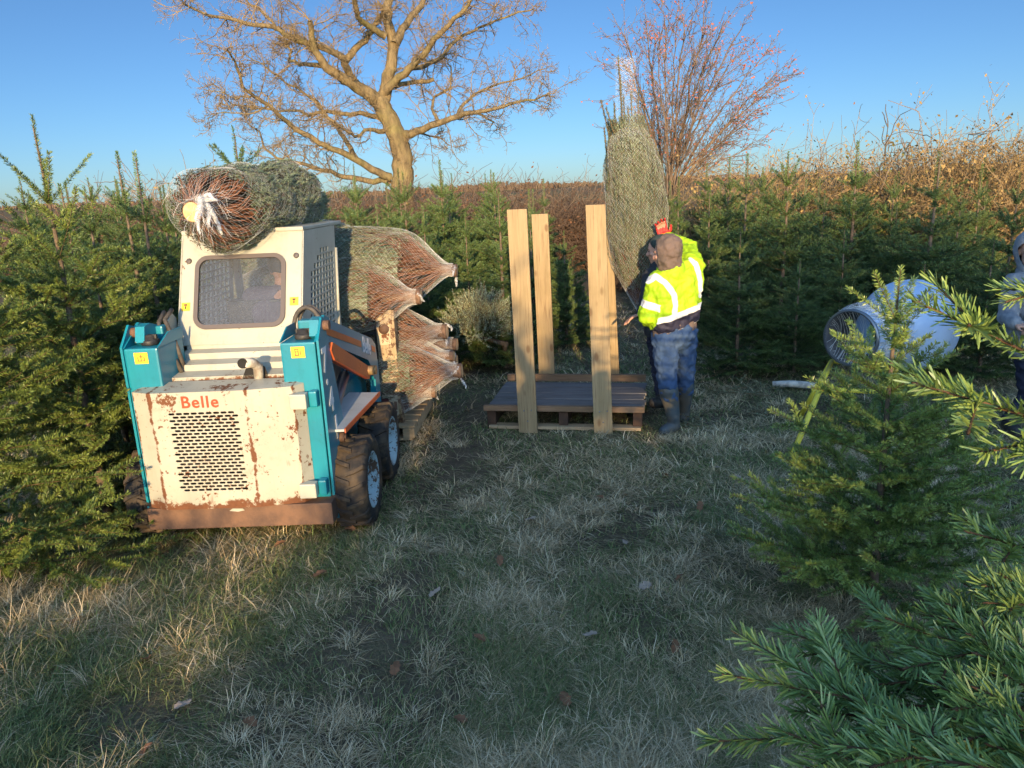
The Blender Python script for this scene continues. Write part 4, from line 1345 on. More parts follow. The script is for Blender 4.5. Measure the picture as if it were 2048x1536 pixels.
def netted_tree(name, B, T, rmax, label, group=None, seed=1, trunk_r=0.06, stub=0.13, flare=0.32, start=None, squash=1.0, tip_r=0.30, sag=0.0, n_shoot=1500, blue=True, taper=0.72, lead=False, dens=150, tail=True, cat='netted fir'):
    """a felled fir drawn through the netting machine: trunk butt at B, tip at T"""
    r = np.random.default_rng(seed)
    B, T = np.asarray(B, float), np.asarray(T, float)
    Ln = np.linalg.norm(T - B)
    Mx = basis(T - B)
    hs = stub / Ln

    def prof(t):
        t = np.asarray(t, float)
        x = np.clip((t - hs * 0.5) / flare, 0, 1)
        up_ = trunk_r * 1.05 + (rmax - trunk_r) * (np.sin(x * pi / 2) ** 1.15)
        dn = np.clip((t - taper) / (1 - taper), 0, 1)
        return up_ * (1 - (1 - tip_r) * dn ** 1.7)
    ph1, ph2 = r.random() * 6.28, r.random() * 6.28

    def surf(t, phi, k=1.0):
        t, phi = np.broadcast_arrays(np.asarray(t, float), np.asarray(phi, float))
        rr = prof(t) * k * (1 + 0.065 * np.sin(2 * phi + ph1 + 4 * t) + 0.045 * np.sin(3 * phi + ph2 - 9 * t) + 0.025 * np.sin(5 * phi + 15 * t) + 0.02 * np.sin(4 * phi + 31 * t + ph1))
        lump = np.clip((t - 0.25) * 4, 0, 1)
        rr = rr * (1 + 0.03 * lump * np.sin(11 * t + 2 * phi + ph2))
        x, y, z = rr * np.cos(phi), rr * np.sin(phi) * squash, t * Ln
        p = np.stack([x, y, z], -1)
        w = p @ Mx.T
        w[..., 2] -= sag * np.sin(np.clip(t, 0, 1) * pi)
        return w
    root = empty(name, B, 0, label, cat, group)
    # trunk and cut end
    mb = MB()
    ax = Mx[:, 2]
    tp = [ax * (Ln * q) for q in (0.0, 0.03, 0.10, 0.25, 0.45)]
    mb.tube(tp, [trunk_r * 1.02, trunk_r, trunk_r * .93, trunk_r * .8, trunk_r * .6], 14)
    mb.build('trunk', M_BUTT, root)
    mb = MB()
    ring = []
    for k in range(18):
        a = 2 * pi * k / 18
        ring.append(ax * -0.002 + (Mx[:, 0] * cos(a) + Mx[:, 1] * sin(a)) * trunk_r * 0.93)
    mb.add([ax * -0.003] + ring, [(0, 1 + k, 1 + (k + 1) % 18) for k in range(18)])
    mb.build('cut_end', M_CUT, root)
    # bare lower branches fanning from the trunk under the net
    st = start if start is not None else hs + flare * 1.15
    paths = []
    nb = 90
    for k in range(nb):
        phi = r.random() * 2 * pi
        t0 = hs * 0.7 + r.random() ** 1.4 * 0.22
        te = min(0.6, st + r.uniform(-0.12, 0.16))
        if te < t0 + 0.06: te = t0 + 0.08
        n = 7
        tt = np.linspace(t0, te, n)
        f = np.linspace(0, 1, n)
        kk = np.minimum(0.97, (0.30 + 0.70 * np.sqrt(f)) * r.uniform(0.85, 1.0))
        tr_ = np.maximum(trunk_r * 0.7 / np.maximum(prof(tt), 1e-3), 0)
        kk = np.where(f < 0.05, np.minimum(1, tr_), kk)
        pp = surf(tt, phi + r.normal(0, 0.16) * f + 0.05 * np.sin(f * 7 + k), 1.0) * 0
        pp = surf(tt, phi + r.normal(0, 0.16) * f + 0.05 * np.sin(f * 7 + k))
        cen = (tt * Ln)[:, None] * ax[None]
        pp = cen + (pp - cen) * kk[:, None]
        r0 = r.uniform(0.0045, 0.0095)
        paths.append((pp, r0 * (1 - 0.6 * f)))
        for q in range(r.integers(2, 5)):              # side twigs
            i = r.integers(2, n - 1)
            m = 4
            g = np.linspace(0, 1, m)
            tq = tt[i] + g * r.uniform(0.05, 0.13)
            dphi = r.choice([-1, 1]) * r.uniform(0.12, 0.4)
            ps = surf(tq, phi + dphi * g)
            c2 = (tq * Ln)[:, None] * ax[None]
            ps = c2 + (ps - c2) * np.minimum(0.98, kk[i] + 0.1 * g)[:, None]
            ps = ps + (pp[i] - ps[0]) * (1 - g)[:, None]
            paths.append((ps, r0 * 0.45 * (1 - 0.5 * g)))
    V, Q = tubes_np(paths, 4)
    link('bare_branches', mesh_np(name + '_branches', V, Q, mats=[M_CONEBRANCH], smooth=True), root)
    # pressed foliage: core body and shoots combed along the axis
    tt = np.linspace(st - 0.02, 0.985, 26)
    ph = np.linspace(0, 2 * pi, 29)[:-1]
    Tg, Pg = np.meshgrid(tt, ph, indexing='ij')
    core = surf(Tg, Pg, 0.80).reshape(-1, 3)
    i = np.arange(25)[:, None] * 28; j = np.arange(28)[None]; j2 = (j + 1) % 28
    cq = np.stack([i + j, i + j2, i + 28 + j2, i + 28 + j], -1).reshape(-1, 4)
    lo = st - 0.06
    t = lo + (1 - lo) * r.random(n_shoot) ** 0.92
    phi = r.random(n_shoot) * 2 * pi
    k = r.uniform(0.80, 1.0, n_shoot) * (1 + 0.045 * np.sin(9 * phi + ph1 + 5 * t) + 0.03 * np.sin(14 * phi - 8 * t))
    e = 0.01
    L = r.uniform(0.09, 0.19, n_shoot)
    P = surf(t, phi, 1.0)
    cen = (t * Ln)[:, None] * ax[None]
    P = cen + (P - cen) * k[:, None]
    P2 = surf(np.minimum(t + L / Ln, 1.05), phi + r.normal(0, 0.16, n_shoot), 1.0)
    c2 = (np.minimum(t + L / Ln, 1.05) * Ln)[:, None] * ax[None]
    P2 = c2 + (P2 - c2) * np.minimum(1.06, k + r.normal(0.0, 0.06, n_shoot))[:, None]
    D = nrm(P2 - P)
    U = nrm(P - cen); U = nrm(U - D * (U * D).sum(1, keepdims=True))
    L = np.maximum(0.03, np.minimum(L, np.linalg.norm(P2 - P, axis=1) + 0.02))
    tint = np.clip(r.normal(0.5, 0.28, n_shoot), 0, 1)
    nv, nq, _, tn = needle_mesh(P, D, U, L, tint, r, dens, 0.026, 0.0042, False, 0.95, (18, 42), 0.5)
    tv, tq = prisms_np(P, P + D * L[:, None], 0.0022, 0.0014)
    a, b = len(nv), len(nv) + len(core)
    mt = M_NEEDLE_BLUE if blue else M_NEEDLE
    mi = np.concatenate([np.zeros(len(nq) + len(cq)), np.ones(len(tq))])
    V = np.concatenate([nv, core, tv])
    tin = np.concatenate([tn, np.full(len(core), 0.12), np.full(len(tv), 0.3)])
    link('foliage', mesh_np(name + '_foliage', V, np.concatenate([nq, cq + a, tq + b]), mats=[mt, M_TWIG], mi=mi, attrs={'tint': tin}), root)
    # the net: two sets of helical threads
    paths = []
    nh = 64
    end = 1.0
    for s in (-1, 1):
        for q in range(nh):
            m = 46
            tq = np.linspace(hs * 0.22, end, m)
            fi = 2 * pi * q / nh + s * tq * Ln * 3.2 + 0.05 * np.sin(tq * 40 + q)
            paths.append((surf(tq, fi, 1.018), np.full(m, 0.00037)))
    V, Q = tubes_np(paths, 3)
    link('net', mesh_np(name + '_net', V, Q, mats=[M_NET]), root)
    if tail:                                            # bunched net tails at the butt
        mb = MB()
        for q in range(1 + seed % 2):
            a = r.random() * 6.28
            p0 = (Mx[:, 0] * cos(a) + Mx[:, 1] * sin(a)) * trunk_r * 1.08 + ax * 0.02
            pts = [p0]
            d = -ax * 0.5 + nrm(p0) * 0.4 + np.array([0, 0, -0.5])
            for w in range(5):
                d = nrm(d + r.normal(0, .35, 3) + np.array([0, 0, -0.35]))
                pts.append(pts[-1] + d * 0.022)
            mb.tube(pts, [0.008, 0.012, 0.014, 0.013, 0.010, 0.005], 7)
            mb.build('net_tail', M_NETFILM, root)
            mb = MB()

    return root, surf, Mx, Ln


def build_netted():
    # on the cab roof, butt towards the camera
    B = at_y(384, 424, 4.47); T = at_y(600, 402, 6.0)
    root, surf, Mx, Ln = netted_tree('netted_fir', B, T, 0.272, 'fat netted fir lying on the cab roof, its pale sawn butt towards the camera', None, 3, 0.060, 0.04, 0.15, 0.20, n_shoot=5200, tip_r=0.72, taper=0.80, dens=190, tail=False)
    mb = MB()                                           # long tassel of bunched net hanging over the butt
    r = np.random.default_rng(4)
    for q in range(38):                                 # thin crumpled strands and a few filmy folds
        p = np.array([0.045, -0.01, 0.06]) + r.normal(0, .012, 3)
        pts = [p]
        d = np.array([0.45, -0.35, 0.35]) + r.normal(0, .35, 3)
        n_ = r.integers(6, 11)
        for w in range(n_):
            d = nrm(d + np.array([0.0, 0.02, -0.30]) + r.normal(0, .30, 3))
            pts.append(pts[-1] + d * 0.030)
        mb.tube(pts, 0.0015 if q > 5 else [0.006 + 0.009 * sin(pi * w / n_) for w in range(n_ + 1)], 4 if q > 5 else 7)
    mb.build('net_tassel', M_NETFILM, root)
    mb = MB()
    e = (Mx[:, 2]) * Ln
    for q in range(4):
        pts = [e + r.normal(0, .02, 3), e + Mx[:, 2] * 0.04 + r.normal(0, .02, 3), e + Mx[:, 2] * 0.08 + r.normal(0, .03, 3)]
        mb.tube(pts, [0.02, 0.026, 0.008], 7)
    mb.build('net_knot', M_NETFILM, root)
    # the load on the forks
    G = 'netted firs stacked across the loader forks'
    load = [  # butt pixel, depth, length, radius, trunk, axis dz, seed, label
        ((914, 541), 6.55, 1.75, 0.37, 0.056, 0.06, 11, 'topmost and fattest netted fir of the fork load', 0.42),
        ((842, 593), 6.20, 1.55, 0.29, 0.064, 0.02, 12, 'netted fir second from top of the fork load, its round pale butt clear', 0.40),
        ((894, 663), 6.45, 1.5, 0.25, 0.066, -0.02, 13, 'netted fir third from top of the fork load with thick square butt', 0.44),
        ((914, 689), 6.75, 1.5, 0.20, 0.058, 0.03, 14, 'netted fir tucked under the thick square butt, net knot hanging from it', 0.40),
        ((908, 712), 6.42, 1.5, 0.21, 0.045, 0.0, 15, 'netted fir in the middle of the fork load with slim butt', 0.44),
        ((914, 722), 6.60, 1.5, 0.20, 0.058, 0.0, 16, 'netted fir with freshly torn orange bark above the lowest pair', 0.42),
        ((924, 741), 6.30, 1.5, 0.26, 0.064, -0.03, 17, 'netted fir whose round butt reaches farthest right, low on the fork load', 0.46),
        ((872, 784), 6.30, 1.45, 0.20, 0.050, -0.04, 18, 'lowest netted fir resting on the pallet on the forks', 0.40)]
    for (px, Y, ln, rm, tr_, dz, seed, lab, fl) in load:
        b = at_y(px[0], px[1], Y)
        d = nrm(np.array([-1.0, 0.10 + 0.05 * sin(seed), dz]))
        netted_tree('netted_fir', b, b + d * ln, rm, lab, G, seed, tr_, 0.16, fl * 0.66, 0.11 + fl * 0.42, n_shoot=2600, tip_r=0.5, taper=0.7, dens=130, sag=0.0)
    # the tall netted tree held upright
    b = at_y(1292, 640, 7.05); t = at_y(1257, 262, 7.25)
    root, surf, Mx, Ln = netted_tree('netted_fir', b, t, 0.268, 'tall netted fir held upright beside the hi-vis man, its top shoots poking into loose net', None, 23, 0.06, 0.10, 0.42, 0.22, n_shoot=4200, tip_r=0.62, taper=0.80, dens=160, tail=False)
    r = np.random.default_rng(9)
    # upright top shoots
    top = {(1236, 112): (1250, 300), (1202, 200): (1222, 290), (1212, 215): (1240, 300), (1262, 183): (1268, 290), (1277, 180): (1280, 285), (1247, 192): (1252, 290), (1216, 240): (1220, 330), (1285, 235): (1290, 310), (1228, 205): (1232, 300), (1256, 215): (1258, 310), (1270, 222): (1274, 310), (1208, 255): (1214, 340), (1293, 250): (1298, 330), (1241, 150): (1244, 290)}
    Pn, Dn, Un, Ll = [], [], [], []
    paths = []
    for (tx, ty), (bx, by) in top.items():
        Y = 7.25 + r.normal(0, .06)
        a, c = at_y(bx, by, Y), at_y(tx, ty, Y)
        mid = (a + c) / 2 + np.array([(bx - 1250) * -0.0004, 0, -0.03])
        pts = [a, mid, c]
        pts = [(1 - s) ** 2 * a + 2 * s * (1 - s) * mid + s * s * c for s in np.linspace(0, 1, 6)]
        paths.append((np.array(pts) - b, np.linspace(0.008, 0.005, 6)))
        for q in range(5):
            d = pts[q + 1] - pts[q]
            Pn.append(pts[q] - b); Dn.append(nrm(d)); Ll.append(np.linalg.norm(d)); Un.append(nrm(np.cross(d, [0.3, 1, 0.1])))
    nv, nq, _, tn = needle_mesh(np.array(Pn), np.array(Dn), np.array(Un), np.array(Ll), np.full(len(Pn), .15), r, 620, 0.030, 0.0046, False, 1.5, (30, 55), 0.9)
    tv, tq = tubes_np(paths, 5)
    mi = np.concatenate([np.zeros(len(nq)), np.ones(len(tq))])
    link('top_shoots', mesh_np('top_shoots', np.concatenate([nv, tv]), np.concatenate([nq, tq + len(nv)]), mats=[M_NEEDLE_BLUE, M_TWIG], mi=mi, attrs={'tint': np.concatenate([tn, np.full(len(tv), .4)])}), root)
    # loose net drawn from the leader to the shoulders
    apex = at_y(1237, 116, 7.25) - b
    M_, N_ = 14, 30
    rows, us, vs_ = [], [], []
    shoulder = surf(np.full(N_, 0.95), np.linspace(0, 2 * pi, N_ + 1)[:-1], 1.03)
    ap_r = apex + np.stack([np.cos(np.linspace(0, 2 * pi, N_ + 1)[:-1]) * 0.05 + 0.12 * (np.cos(np.linspace(0, 2 * pi, N_ + 1)[:-1]) > 0), np.sin(np.linspace(0, 2 * pi, N_ + 1)[:-1]) * 0.06, np.zeros(N_)], -1)
    for q in range(M_):
        s = q / (M_ - 1)
        pin = 1 - 0.16 * sin(pi * s)
        cen = apex * s + shoulder.mean(0) * (1 - s)
        ring_ = shoulder * (1 - s) + ap_r * s
        ring_ = cen + (ring_ - cen) * np.array([pin, pin, 1.0])
        rows.append(ring_)
        us.append(np.arange(N_) / N_ * 1.0); vs_.append(np.full(N_, s * 0.9))
    V = np.concatenate(rows)
    i = np.arange(M_ - 1)[:, None] * N_; j = np.arange(N_)[None]; j2 = (j + 1) % N_
    Q = np.stack([i + j, i + j2, i + N_ + j2, i + N_ + j], -1).reshape(-1, 4)
    nu = np.concatenate(us); nu = np.abs(nu - 0.5) * 2
    link('loose_net', mesh_np('loose_net', V, Q, mats=[M_NETSKIN], smooth=True, attrs={'nu': nu, 'nv': np.concatenate(vs_)}), root)
    # pale fir lying behind the load
    r = np.random.default_rng(31)
    S = Shoots(r)
    c = at_y(960, 655, 8.45)
    for k in range(170):
        az, el = r.uniform(0, 2 * pi), r.uniform(-0.1, 1.45)
        d = np.array([cos(az) * cos(el), sin(az) * cos(el), sin(el)])
        p = np.array([0.0, 0, 0.05]) + d * np.array([0.17, 0.24, 0.18])
        S.grow(p, nrm(d + np.array([0.1, -.2, .25])), nrm(np.cross(d, r.normal(0, 1, 3))), 2, r.uniform(0.15, 0.22), 1, 2, 0.06, 0.12)
    P, D, U, L, age = S.arrays()
    V, Q, _, tn = needle_mesh(P, D, U, L, np.clip(r.normal(.5, .3, len(P)), 0, 1), r, 190, 0.028, 0.0055, False, 1.3, (35, 60), 0.8)
    tv, tq = prisms_np(P, P + D * L[:, None], 0.003, 0.002)
    o = empty('cut_fir', (c[0], 8.45, max(0.05, c[2] - 0.14)), 0, 'pale blue-green cut fir lying in the grass behind the netted load', 'cut fir')
    link('crown', mesh_np('pale_crown', np.concatenate([V, tv]), np.concatenate([Q, tq + len(V)]), mats=[M_NEEDLE_PALE, M_TWIG], mi=np.concatenate([np.zeros(len(Q)), np.ones(len(tq))]), attrs={'tint': np.concatenate([tn, np.full(len(tv), .5)])}), o)
    mb = MB()
    mb.tube([(-0.05, 0.3, -0.02), (0.30, -0.05, -0.06)], [0.02, 0.03], 8)
    mb.build('trunk', M_FIRBARK, o)
    # cut branches on the ground right of the cradle
    for q, (px, py, s, rz, lab) in enumerate((
            (1475, 795, 1.0, 0.4, 'cut blue-green fir branch on the ground right of the hi-vis man'),
            (1540, 800, 1.1, 2.6, 'cut fir branch on the mud left of the yellow frame, the nearer to it'),
            (1445, 850, 0.9, 3.3, 'dark cut fir branch lying flat below the hi-vis man\'s right boot'),
            (1530, 845, 0.8, 1.2, 'small cut fir branch in front of the others by the yellow frame'),
            (1490, 1085, 0.55, 2.9, 'small blue-green fir sprig on the grass by the young fir'),
            (1620, 830, 1.0, 5.2, 'cut fir branch lying under the yellow legged frame'))):
        S = Shoots(r)
        S.grow(np.array([0, 0, 0.03]), np.array([1., 0, 0.02]), np.array([0, 0, 1.]), 4, 0.13, 0, 2, 0.0, 0.04)
        P, D, U, L, age = S.arrays()
        P[:, 2] = np.clip(P[:, 2], 0.012, 0.09)
        V, Q, _, tn = needle_mesh(P, D, U, L, np.clip(r.normal(.45, .25, len(P)), 0, 1), r, 210, 0.026, 0.004, False, 1.25, (40, 60), 0.6)
        tv, tq = prisms_np(P, P + D * L[:, None], 0.003, 0.002)
        g = at_z(px, py, 0)
        o = link('fir_branch', mesh_np('fir_branch', np.concatenate([V, tv]), np.concatenate([Q, tq + len(V)]), mats=[M_NEEDLE_BLUE, M_TWIG], mi=np.concatenate([np.zeros(len(Q)), np.ones(len(tq))]), attrs={'tint': np.concatenate([tn, np.full(len(tv), .5)])}))
        o.location = (g[0], g[1], gz(g[0], g[1]) + 0.01); o.rotation_euler = (0, 0, rz); o.scale = (s, s, s)
        tag(o, lab, 'branch', 'cut branches on the ground')


# ------------------------------------------------------------------ timber
def plank_mat(name, c1, c2, dark, axis=2, knots=True, rough=0.75, grain=26.0):
    n = NT(name)
    sc = [grain, grain, grain]; sc[axis] = 1.6
    v = n.map(n.coord(), tuple(sc))
    g = n.noise(1.0, 8, 0.65, v, 0.6)
    col = n.mix(n.step(g, 0.3, 0.7), c1, c2)
    sc2 = [90, 90, 90]; sc2[axis] = 4
    col = n.mix(n.math('MULTIPLY', n.step(n.noise(1.0, 4, 0.6, n.map(n.coord(), tuple(sc2))), 0.5, 0.72), 0.65), col, dark)
    if knots:
        sc3 = [9, 9, 9]; sc3[axis] = 4.2
        vo = n.new('ShaderNodeTexVoronoi'); n.put(vo.inputs['Vector'], n.map(n.coord(), tuple(sc3))); vo.inputs['Scale'].default_value = 1.0
        k = n.step(vo.outputs['Distance'], 0.22, 0.10)
        col = n.mix(n.math('MULTIPLY', k, 0.75), col, dark)
    blot = n.step(n.noise(2.2, 4), 0.5, 0.75)
    col = n.mix(n.math('MULTIPLY', blot, 0.5), col, (c2[0] * .7, c2[1] * .72, c2[2] * .62))
    n.bump(g, 0.25, 0.003)
    return n.set(col, rough, 0, 0.25)


def build_timber():
    M_POST = plank_mat('treated_softwood', (0.32, 0.235, 0.13), (0.25, 0.185, 0.10), (0.13, 0.07, 0.035))
    M_RAIL = plank_mat('brown_sawn_timber', (0.25, 0.155, 0.09), (0.17, 0.105, 0.062), (0.08, 0.045, 0.025), 0)
    M_DECK = plank_mat('weathered_grey_board', (0.17, 0.165, 0.165), (0.11, 0.107, 0.108), (0.05, 0.045, 0.042), 0, False)
    M_PALE = plank_mat('pale_pallet_wood', (0.42, 0.31, 0.19), (0.33, 0.24, 0.14), (0.2, 0.12, 0.06), 0)
    # cradle pallet with four uprights
    fl, fr = at_z(968, 835, 0.10), at_z(1298, 840, 0.10)
    ang = math.atan2(fr[1] - fl[1], fr[0] - fl[0])
    W = 1.42
    root = empty('timber_cradle', (fl[0], fl[1] - 0.02, 0), ang, 'low timber pallet with four upright planks standing on the grass beside the hi-vis man', 'pallet cradle')
    Dp = 1.02
    mb = MB()
    nb = 9
    for k in range(nb):
        y0 = 0.05 + k * (Dp - 0.10) / nb
        mb.bbox((0.02, y0 + 0.004, 0.165 + 0.002 * (k % 2)), (W - 0.01 + 0.01 * (k % 3), y0 + (Dp - 0.10) / nb - 0.005, 0.187 + 0.002 * (k % 2)), 0.003)
    mb.build('deck', M_DECK, root)
    for nm, y0, z0, z1 in (('front_rail', 0.0, 0.168, 0.218), ('back_rail', Dp - 0.03, 0.19, 0.262)):
        mb = MB()
        mb.bbox((0.0 if y0 == 0 else 0.03, y0, z0), (W, y0 + 0.04, z1), 0.004)
        mb.build(nm, M_RAIL, root)
    for x in (0.02, W / 2 - 0.04, W - 0.10):
        mb = MB()
        mb.bbox((x, 0.045, 0.03), (x + 0.08, Dp - 0.04, 0.163), 0.004)
        mb.build('bearer', simple('dark_bearer', (0.075, 0.042, 0.026), (0.045, 0.028, 0.02), 12, 0.85), root)
    for y0 in (0.01, Dp - 0.12):
        mb = MB()
        mb.bbox((0.04, y0, 0.0), (W - 0.03, y0 + 0.10, 0.028), 0.003)
        mb.build('bottom_board', M_PALE, root)
    inv = root.matrix_world  # identity until evaluated: transform by hand
    ca, sa = cos(ang), sin(ang)

    def loc(p):
        x, y = p[0] - fl[0], p[1] - (fl[1] - 0.02)
        return np.array([ca * x + sa * y, -sa * x + ca * y, p[2]])
    # uprights: (bottom px, top px, depth, width px)
    b1 = loc(at_z(1053, 866, 0.0)); b2 = loc(at_z(1206, 872, 0.0))
    ups = []
    for (bx, by), (tx, ty), Y, w, front in (((1054, 866), (1031, 419), None, 0.165, True), ((1205, 872), (1189, 410), None, 0.160, True), ((1090, 770), (1075, 429), 7.18, 0.16, False), ((1223, 768), (1208, 470), 7.10, 0.15, False)):
        if front:
            p = at_z(bx, by, 0.0)
            Y = p[1] - 0.03
        base = at_y(bx, by, Y); top = at_y(tx, ty, Y + 0.02)
        lb, lt = loc(base), loc(top)
        yb = -0.036 if front else Dp + 0.004
        mb = MB()
        zb = -0.01 if front else 0.19
        f0 = (zb - lb[2]) / (lt[2] - lb[2])
        x0 = lb[0] + (lt[0] - lb[0]) * f0
        M = Matrix.Translation((0, 0, 0))
        mb.bbox((-w / 2, -0.033, zb), (w / 2, 0.0, lt[2]), 0.003)
        sh = (lt[0] - x0) / (lt[2] - zb)
        for q in range(len(mb.v)):
            vx, vy, vz = mb.v[q]
            mb.v[q] = (vx + x0 + sh * (vz - zb), vy + yb + 0.033 * (0 if front else 1) + (0.01 * (vz / 2) if front else 0), vz)
        u = mb.build('upright', M_POST, root)
        if front:
            for dx, dz in ((-0.03, 0.195), (0.035, 0.20), (0.0, 0.10)):
                n = MB()
                n.lathe([(0, 0), (0.006, 0), (0.006, 0.004), (0, 0.004)], 1, 8, c=(x0 + dx, yb - 0.036, dz))
                n.build('screw', M_STEELROD, u)
    # pallet under the fork load
    root = empty('pallet', (-1.65, 6.12, 0.03), -0.06, 'pale wooden pallet carried on the loader forks under the netted firs', 'pallet')
    mb = MB()
    for k in range(6): mb.bbox((-0.70, 0.02 + 0.17 * k, 0.105), (0.80, 0.13 + 0.17 * k, 0.125), 0.003)
    mb.build('deck', M_PALE, root)
    for x in (-0.68, 0.0, 0.70):
        mb = MB(); mb.bbox((x, 0.0, 0.02), (x + 0.10, 1.0, 0.104), 0.003); mb.build('bearer', M_PALE, root)
    mb = MB(); mb.bbox((-0.68, 0.0, 0.0), (0.78, 0.1, 0.02), 0.002); mb.build('bottom_board', M_PALE, root)
    return


# ------------------------------------------------------------------ people
def capsule(bm, a, b, ra, rb, seg=14):
    a, b = Vector(a), Vector(b)
    for p, rr in ((a, ra), (b, rb)):
        bmesh.ops.create_icosphere(bm, subdivisions=2, radius=rr, matrix=Matrix.Translation(p))
    d = b - a
    if d.length > 1e-4:
        m = Matrix.Translation((a + b) / 2) @ d.to_track_quat('Z', 'Y').to_matrix().to_4x4()
        bmesh.ops.create_cone(bm, cap_ends=True, segments=seg, radius1=ra, radius2=rb, depth=d.length, matrix=m)


def blob(bm, c, rad, rot=None):
    m = Matrix.Translation(Vector(c)) @ (rot.to_4x4() if rot is not None else Matrix()) @ Matrix.Diagonal((*rad, 1))
    bmesh.ops.create_icosphere(bm, subdivisions=3, radius=1.0, matrix=m)


def remeshed(name, bm, voxel, mats, parent=None, smooth=6, wrinkle=0.0, wscale=0.12, cut=None):
    """merge overlapping closed shapes into one continuous skin"""
    me = bpy.data.meshes.new(name)
    bm.to_mesh(me); bm.free()
    o = bpy.data.objects.new('tmp', me)
    COL.objects.link(o)
    md = o.modifiers.new('r', 'REMESH'); md.mode = 'VOXEL'; md.voxel_size = voxel
    if smooth:
        s = o.modifiers.new('s', 'SMOOTH'); s.factor = 0.5; s.iterations = smooth
    if wrinkle:
        tx = bpy.data.textures.new('folds', 'CLOUDS'); tx.noise_scale = wscale; tx.noise_depth = 2
        d = o.modifiers.new('d', 'DISPLACE'); d.texture = tx; d.strength = wrinkle; d.mid_level = 0.5; d.texture_coords = 'LOCAL'
    dg = bpy.context.evaluated_depsgraph_get()
    out = bpy.data.meshes.new_from_object(o.evaluated_get(dg))
    bpy.data.objects.remove(o); bpy.data.meshes.remove(me)
    out.name = name
    out.materials.clear()
    for m in (mats if isinstance(mats, (list, tuple)) else [mats]): out.materials.append(m)
    out.polygons.foreach_set('use_smooth', np.ones(len(out.polygons), bool))
    return link(name, out, parent)


def vcos(o):
    a = np.empty(len(o.data.vertices) * 3, np.float32)
    o.data.vertices.foreach_get('co', a)
    return a.reshape(-1, 3)


def fattr(o, name, val):
    o.data.attributes.new(name, 'FLOAT', 'POINT').data.foreach_set('value', np.asarray(val, np.float32))


M_SKIN = simple('skin', (0.48, 0.27, 0.19), (0.40, 0.21, 0.15), 30, 0.55)
M_DENIM = simple('blue_denim', (0.026, 0.058, 0.135), (0.055, 0.088, 0.15), 6, 0.85, 0.35, 180, lo=0.35, hi=0.75)
M_WELLY = simple('muddy_grey_welly', (0.045, 0.062, 0.075), (0.085, 0.075, 0.06), 7, 0.55)
M_HOOD = simple('brown_hood_cotton', (0.135, 0.095, 0.080), (0.10, 0.075, 0.062), 8, 0.9, 0.3, 160)
M_DARKCLOTH = simple('charcoal_cloth', (0.022, 0.025, 0.032), (0.04, 0.042, 0.05), 8, 0.9, 0.3, 120)
M_NAVY = simple('navy_cloth', (0.014, 0.016, 0.035), (0.025, 0.028, 0.05), 10, 0.9)
M_GREYHOOD = simple('grey_hoodie', (0.22, 0.23, 0.25), (0.165, 0.17, 0.19), 12, 0.9, 0.3, 140)
M_GLOVE = simple('red_glove', (0.52, 0.030, 0.022), (0.36, 0.02, 0.02), 25, 0.6)
M_HAIR = NT('dark_hair').set((0.03, 0.02, 0.015), 0.7)


def hand(bm, wrist, dirv, palm_up, s=1.0, curl=0.3, sideflip=1, sep=1.0):
    """palm, four bent fingers and a thumb as overlapping capsules"""
    d = Vector(dirv).normalized(); n = Vector(palm_up); n = (n - d * n.dot(d)).normalized(); w = d.cross(n) * sideflip
    wr = Vector(wrist)
    for k in range(4):
        b0 = wr + d * 0.015 * s + w * (k - 1.5) * 0.017 * s
        b1 = wr + d * 0.088 * s + w * (k - 1.5) * 0.021 * s
        capsule(bm, b0, b1, 0.0145 * s, 0.0115 * s, 8)
        l = (0.068, 0.078, 0.072, 0.056)[k] * s
        c = curl * (1 + 0.12 * k)
        d1 = (d * cos(c) - n * sin(c) + w * (k - 1.5) * 0.06 * sep).normalized()
        d2 = (d * cos(2.0 * c) - n * sin(2.0 * c) + w * (k - 1.5) * 0.06 * sep).normalized()
        m = b1 + d1 * l * 0.55
        capsule(bm, b1, m, 0.0098 * s, 0.0088 * s, 8)
        capsule(bm, m, m + d2 * l * 0.5, 0.0086 * s, 0.0072 * s, 8)
    t0 = wr + d * 0.022 * s - w * 0.028 * s
    t1 = t0 + (d * 0.55 - w * 0.75 - n * 0.2).normalized() * 0.042 * s
    capsule(bm, t0, t1, 0.0135 * s, 0.011 * s, 8)
    capsule(bm, t1, t1 + (d * 0.9 - w * 0.25 - n * 0.3).normalized() * 0.032 * s, 0.0105 * s, 0.0085 * s, 8)


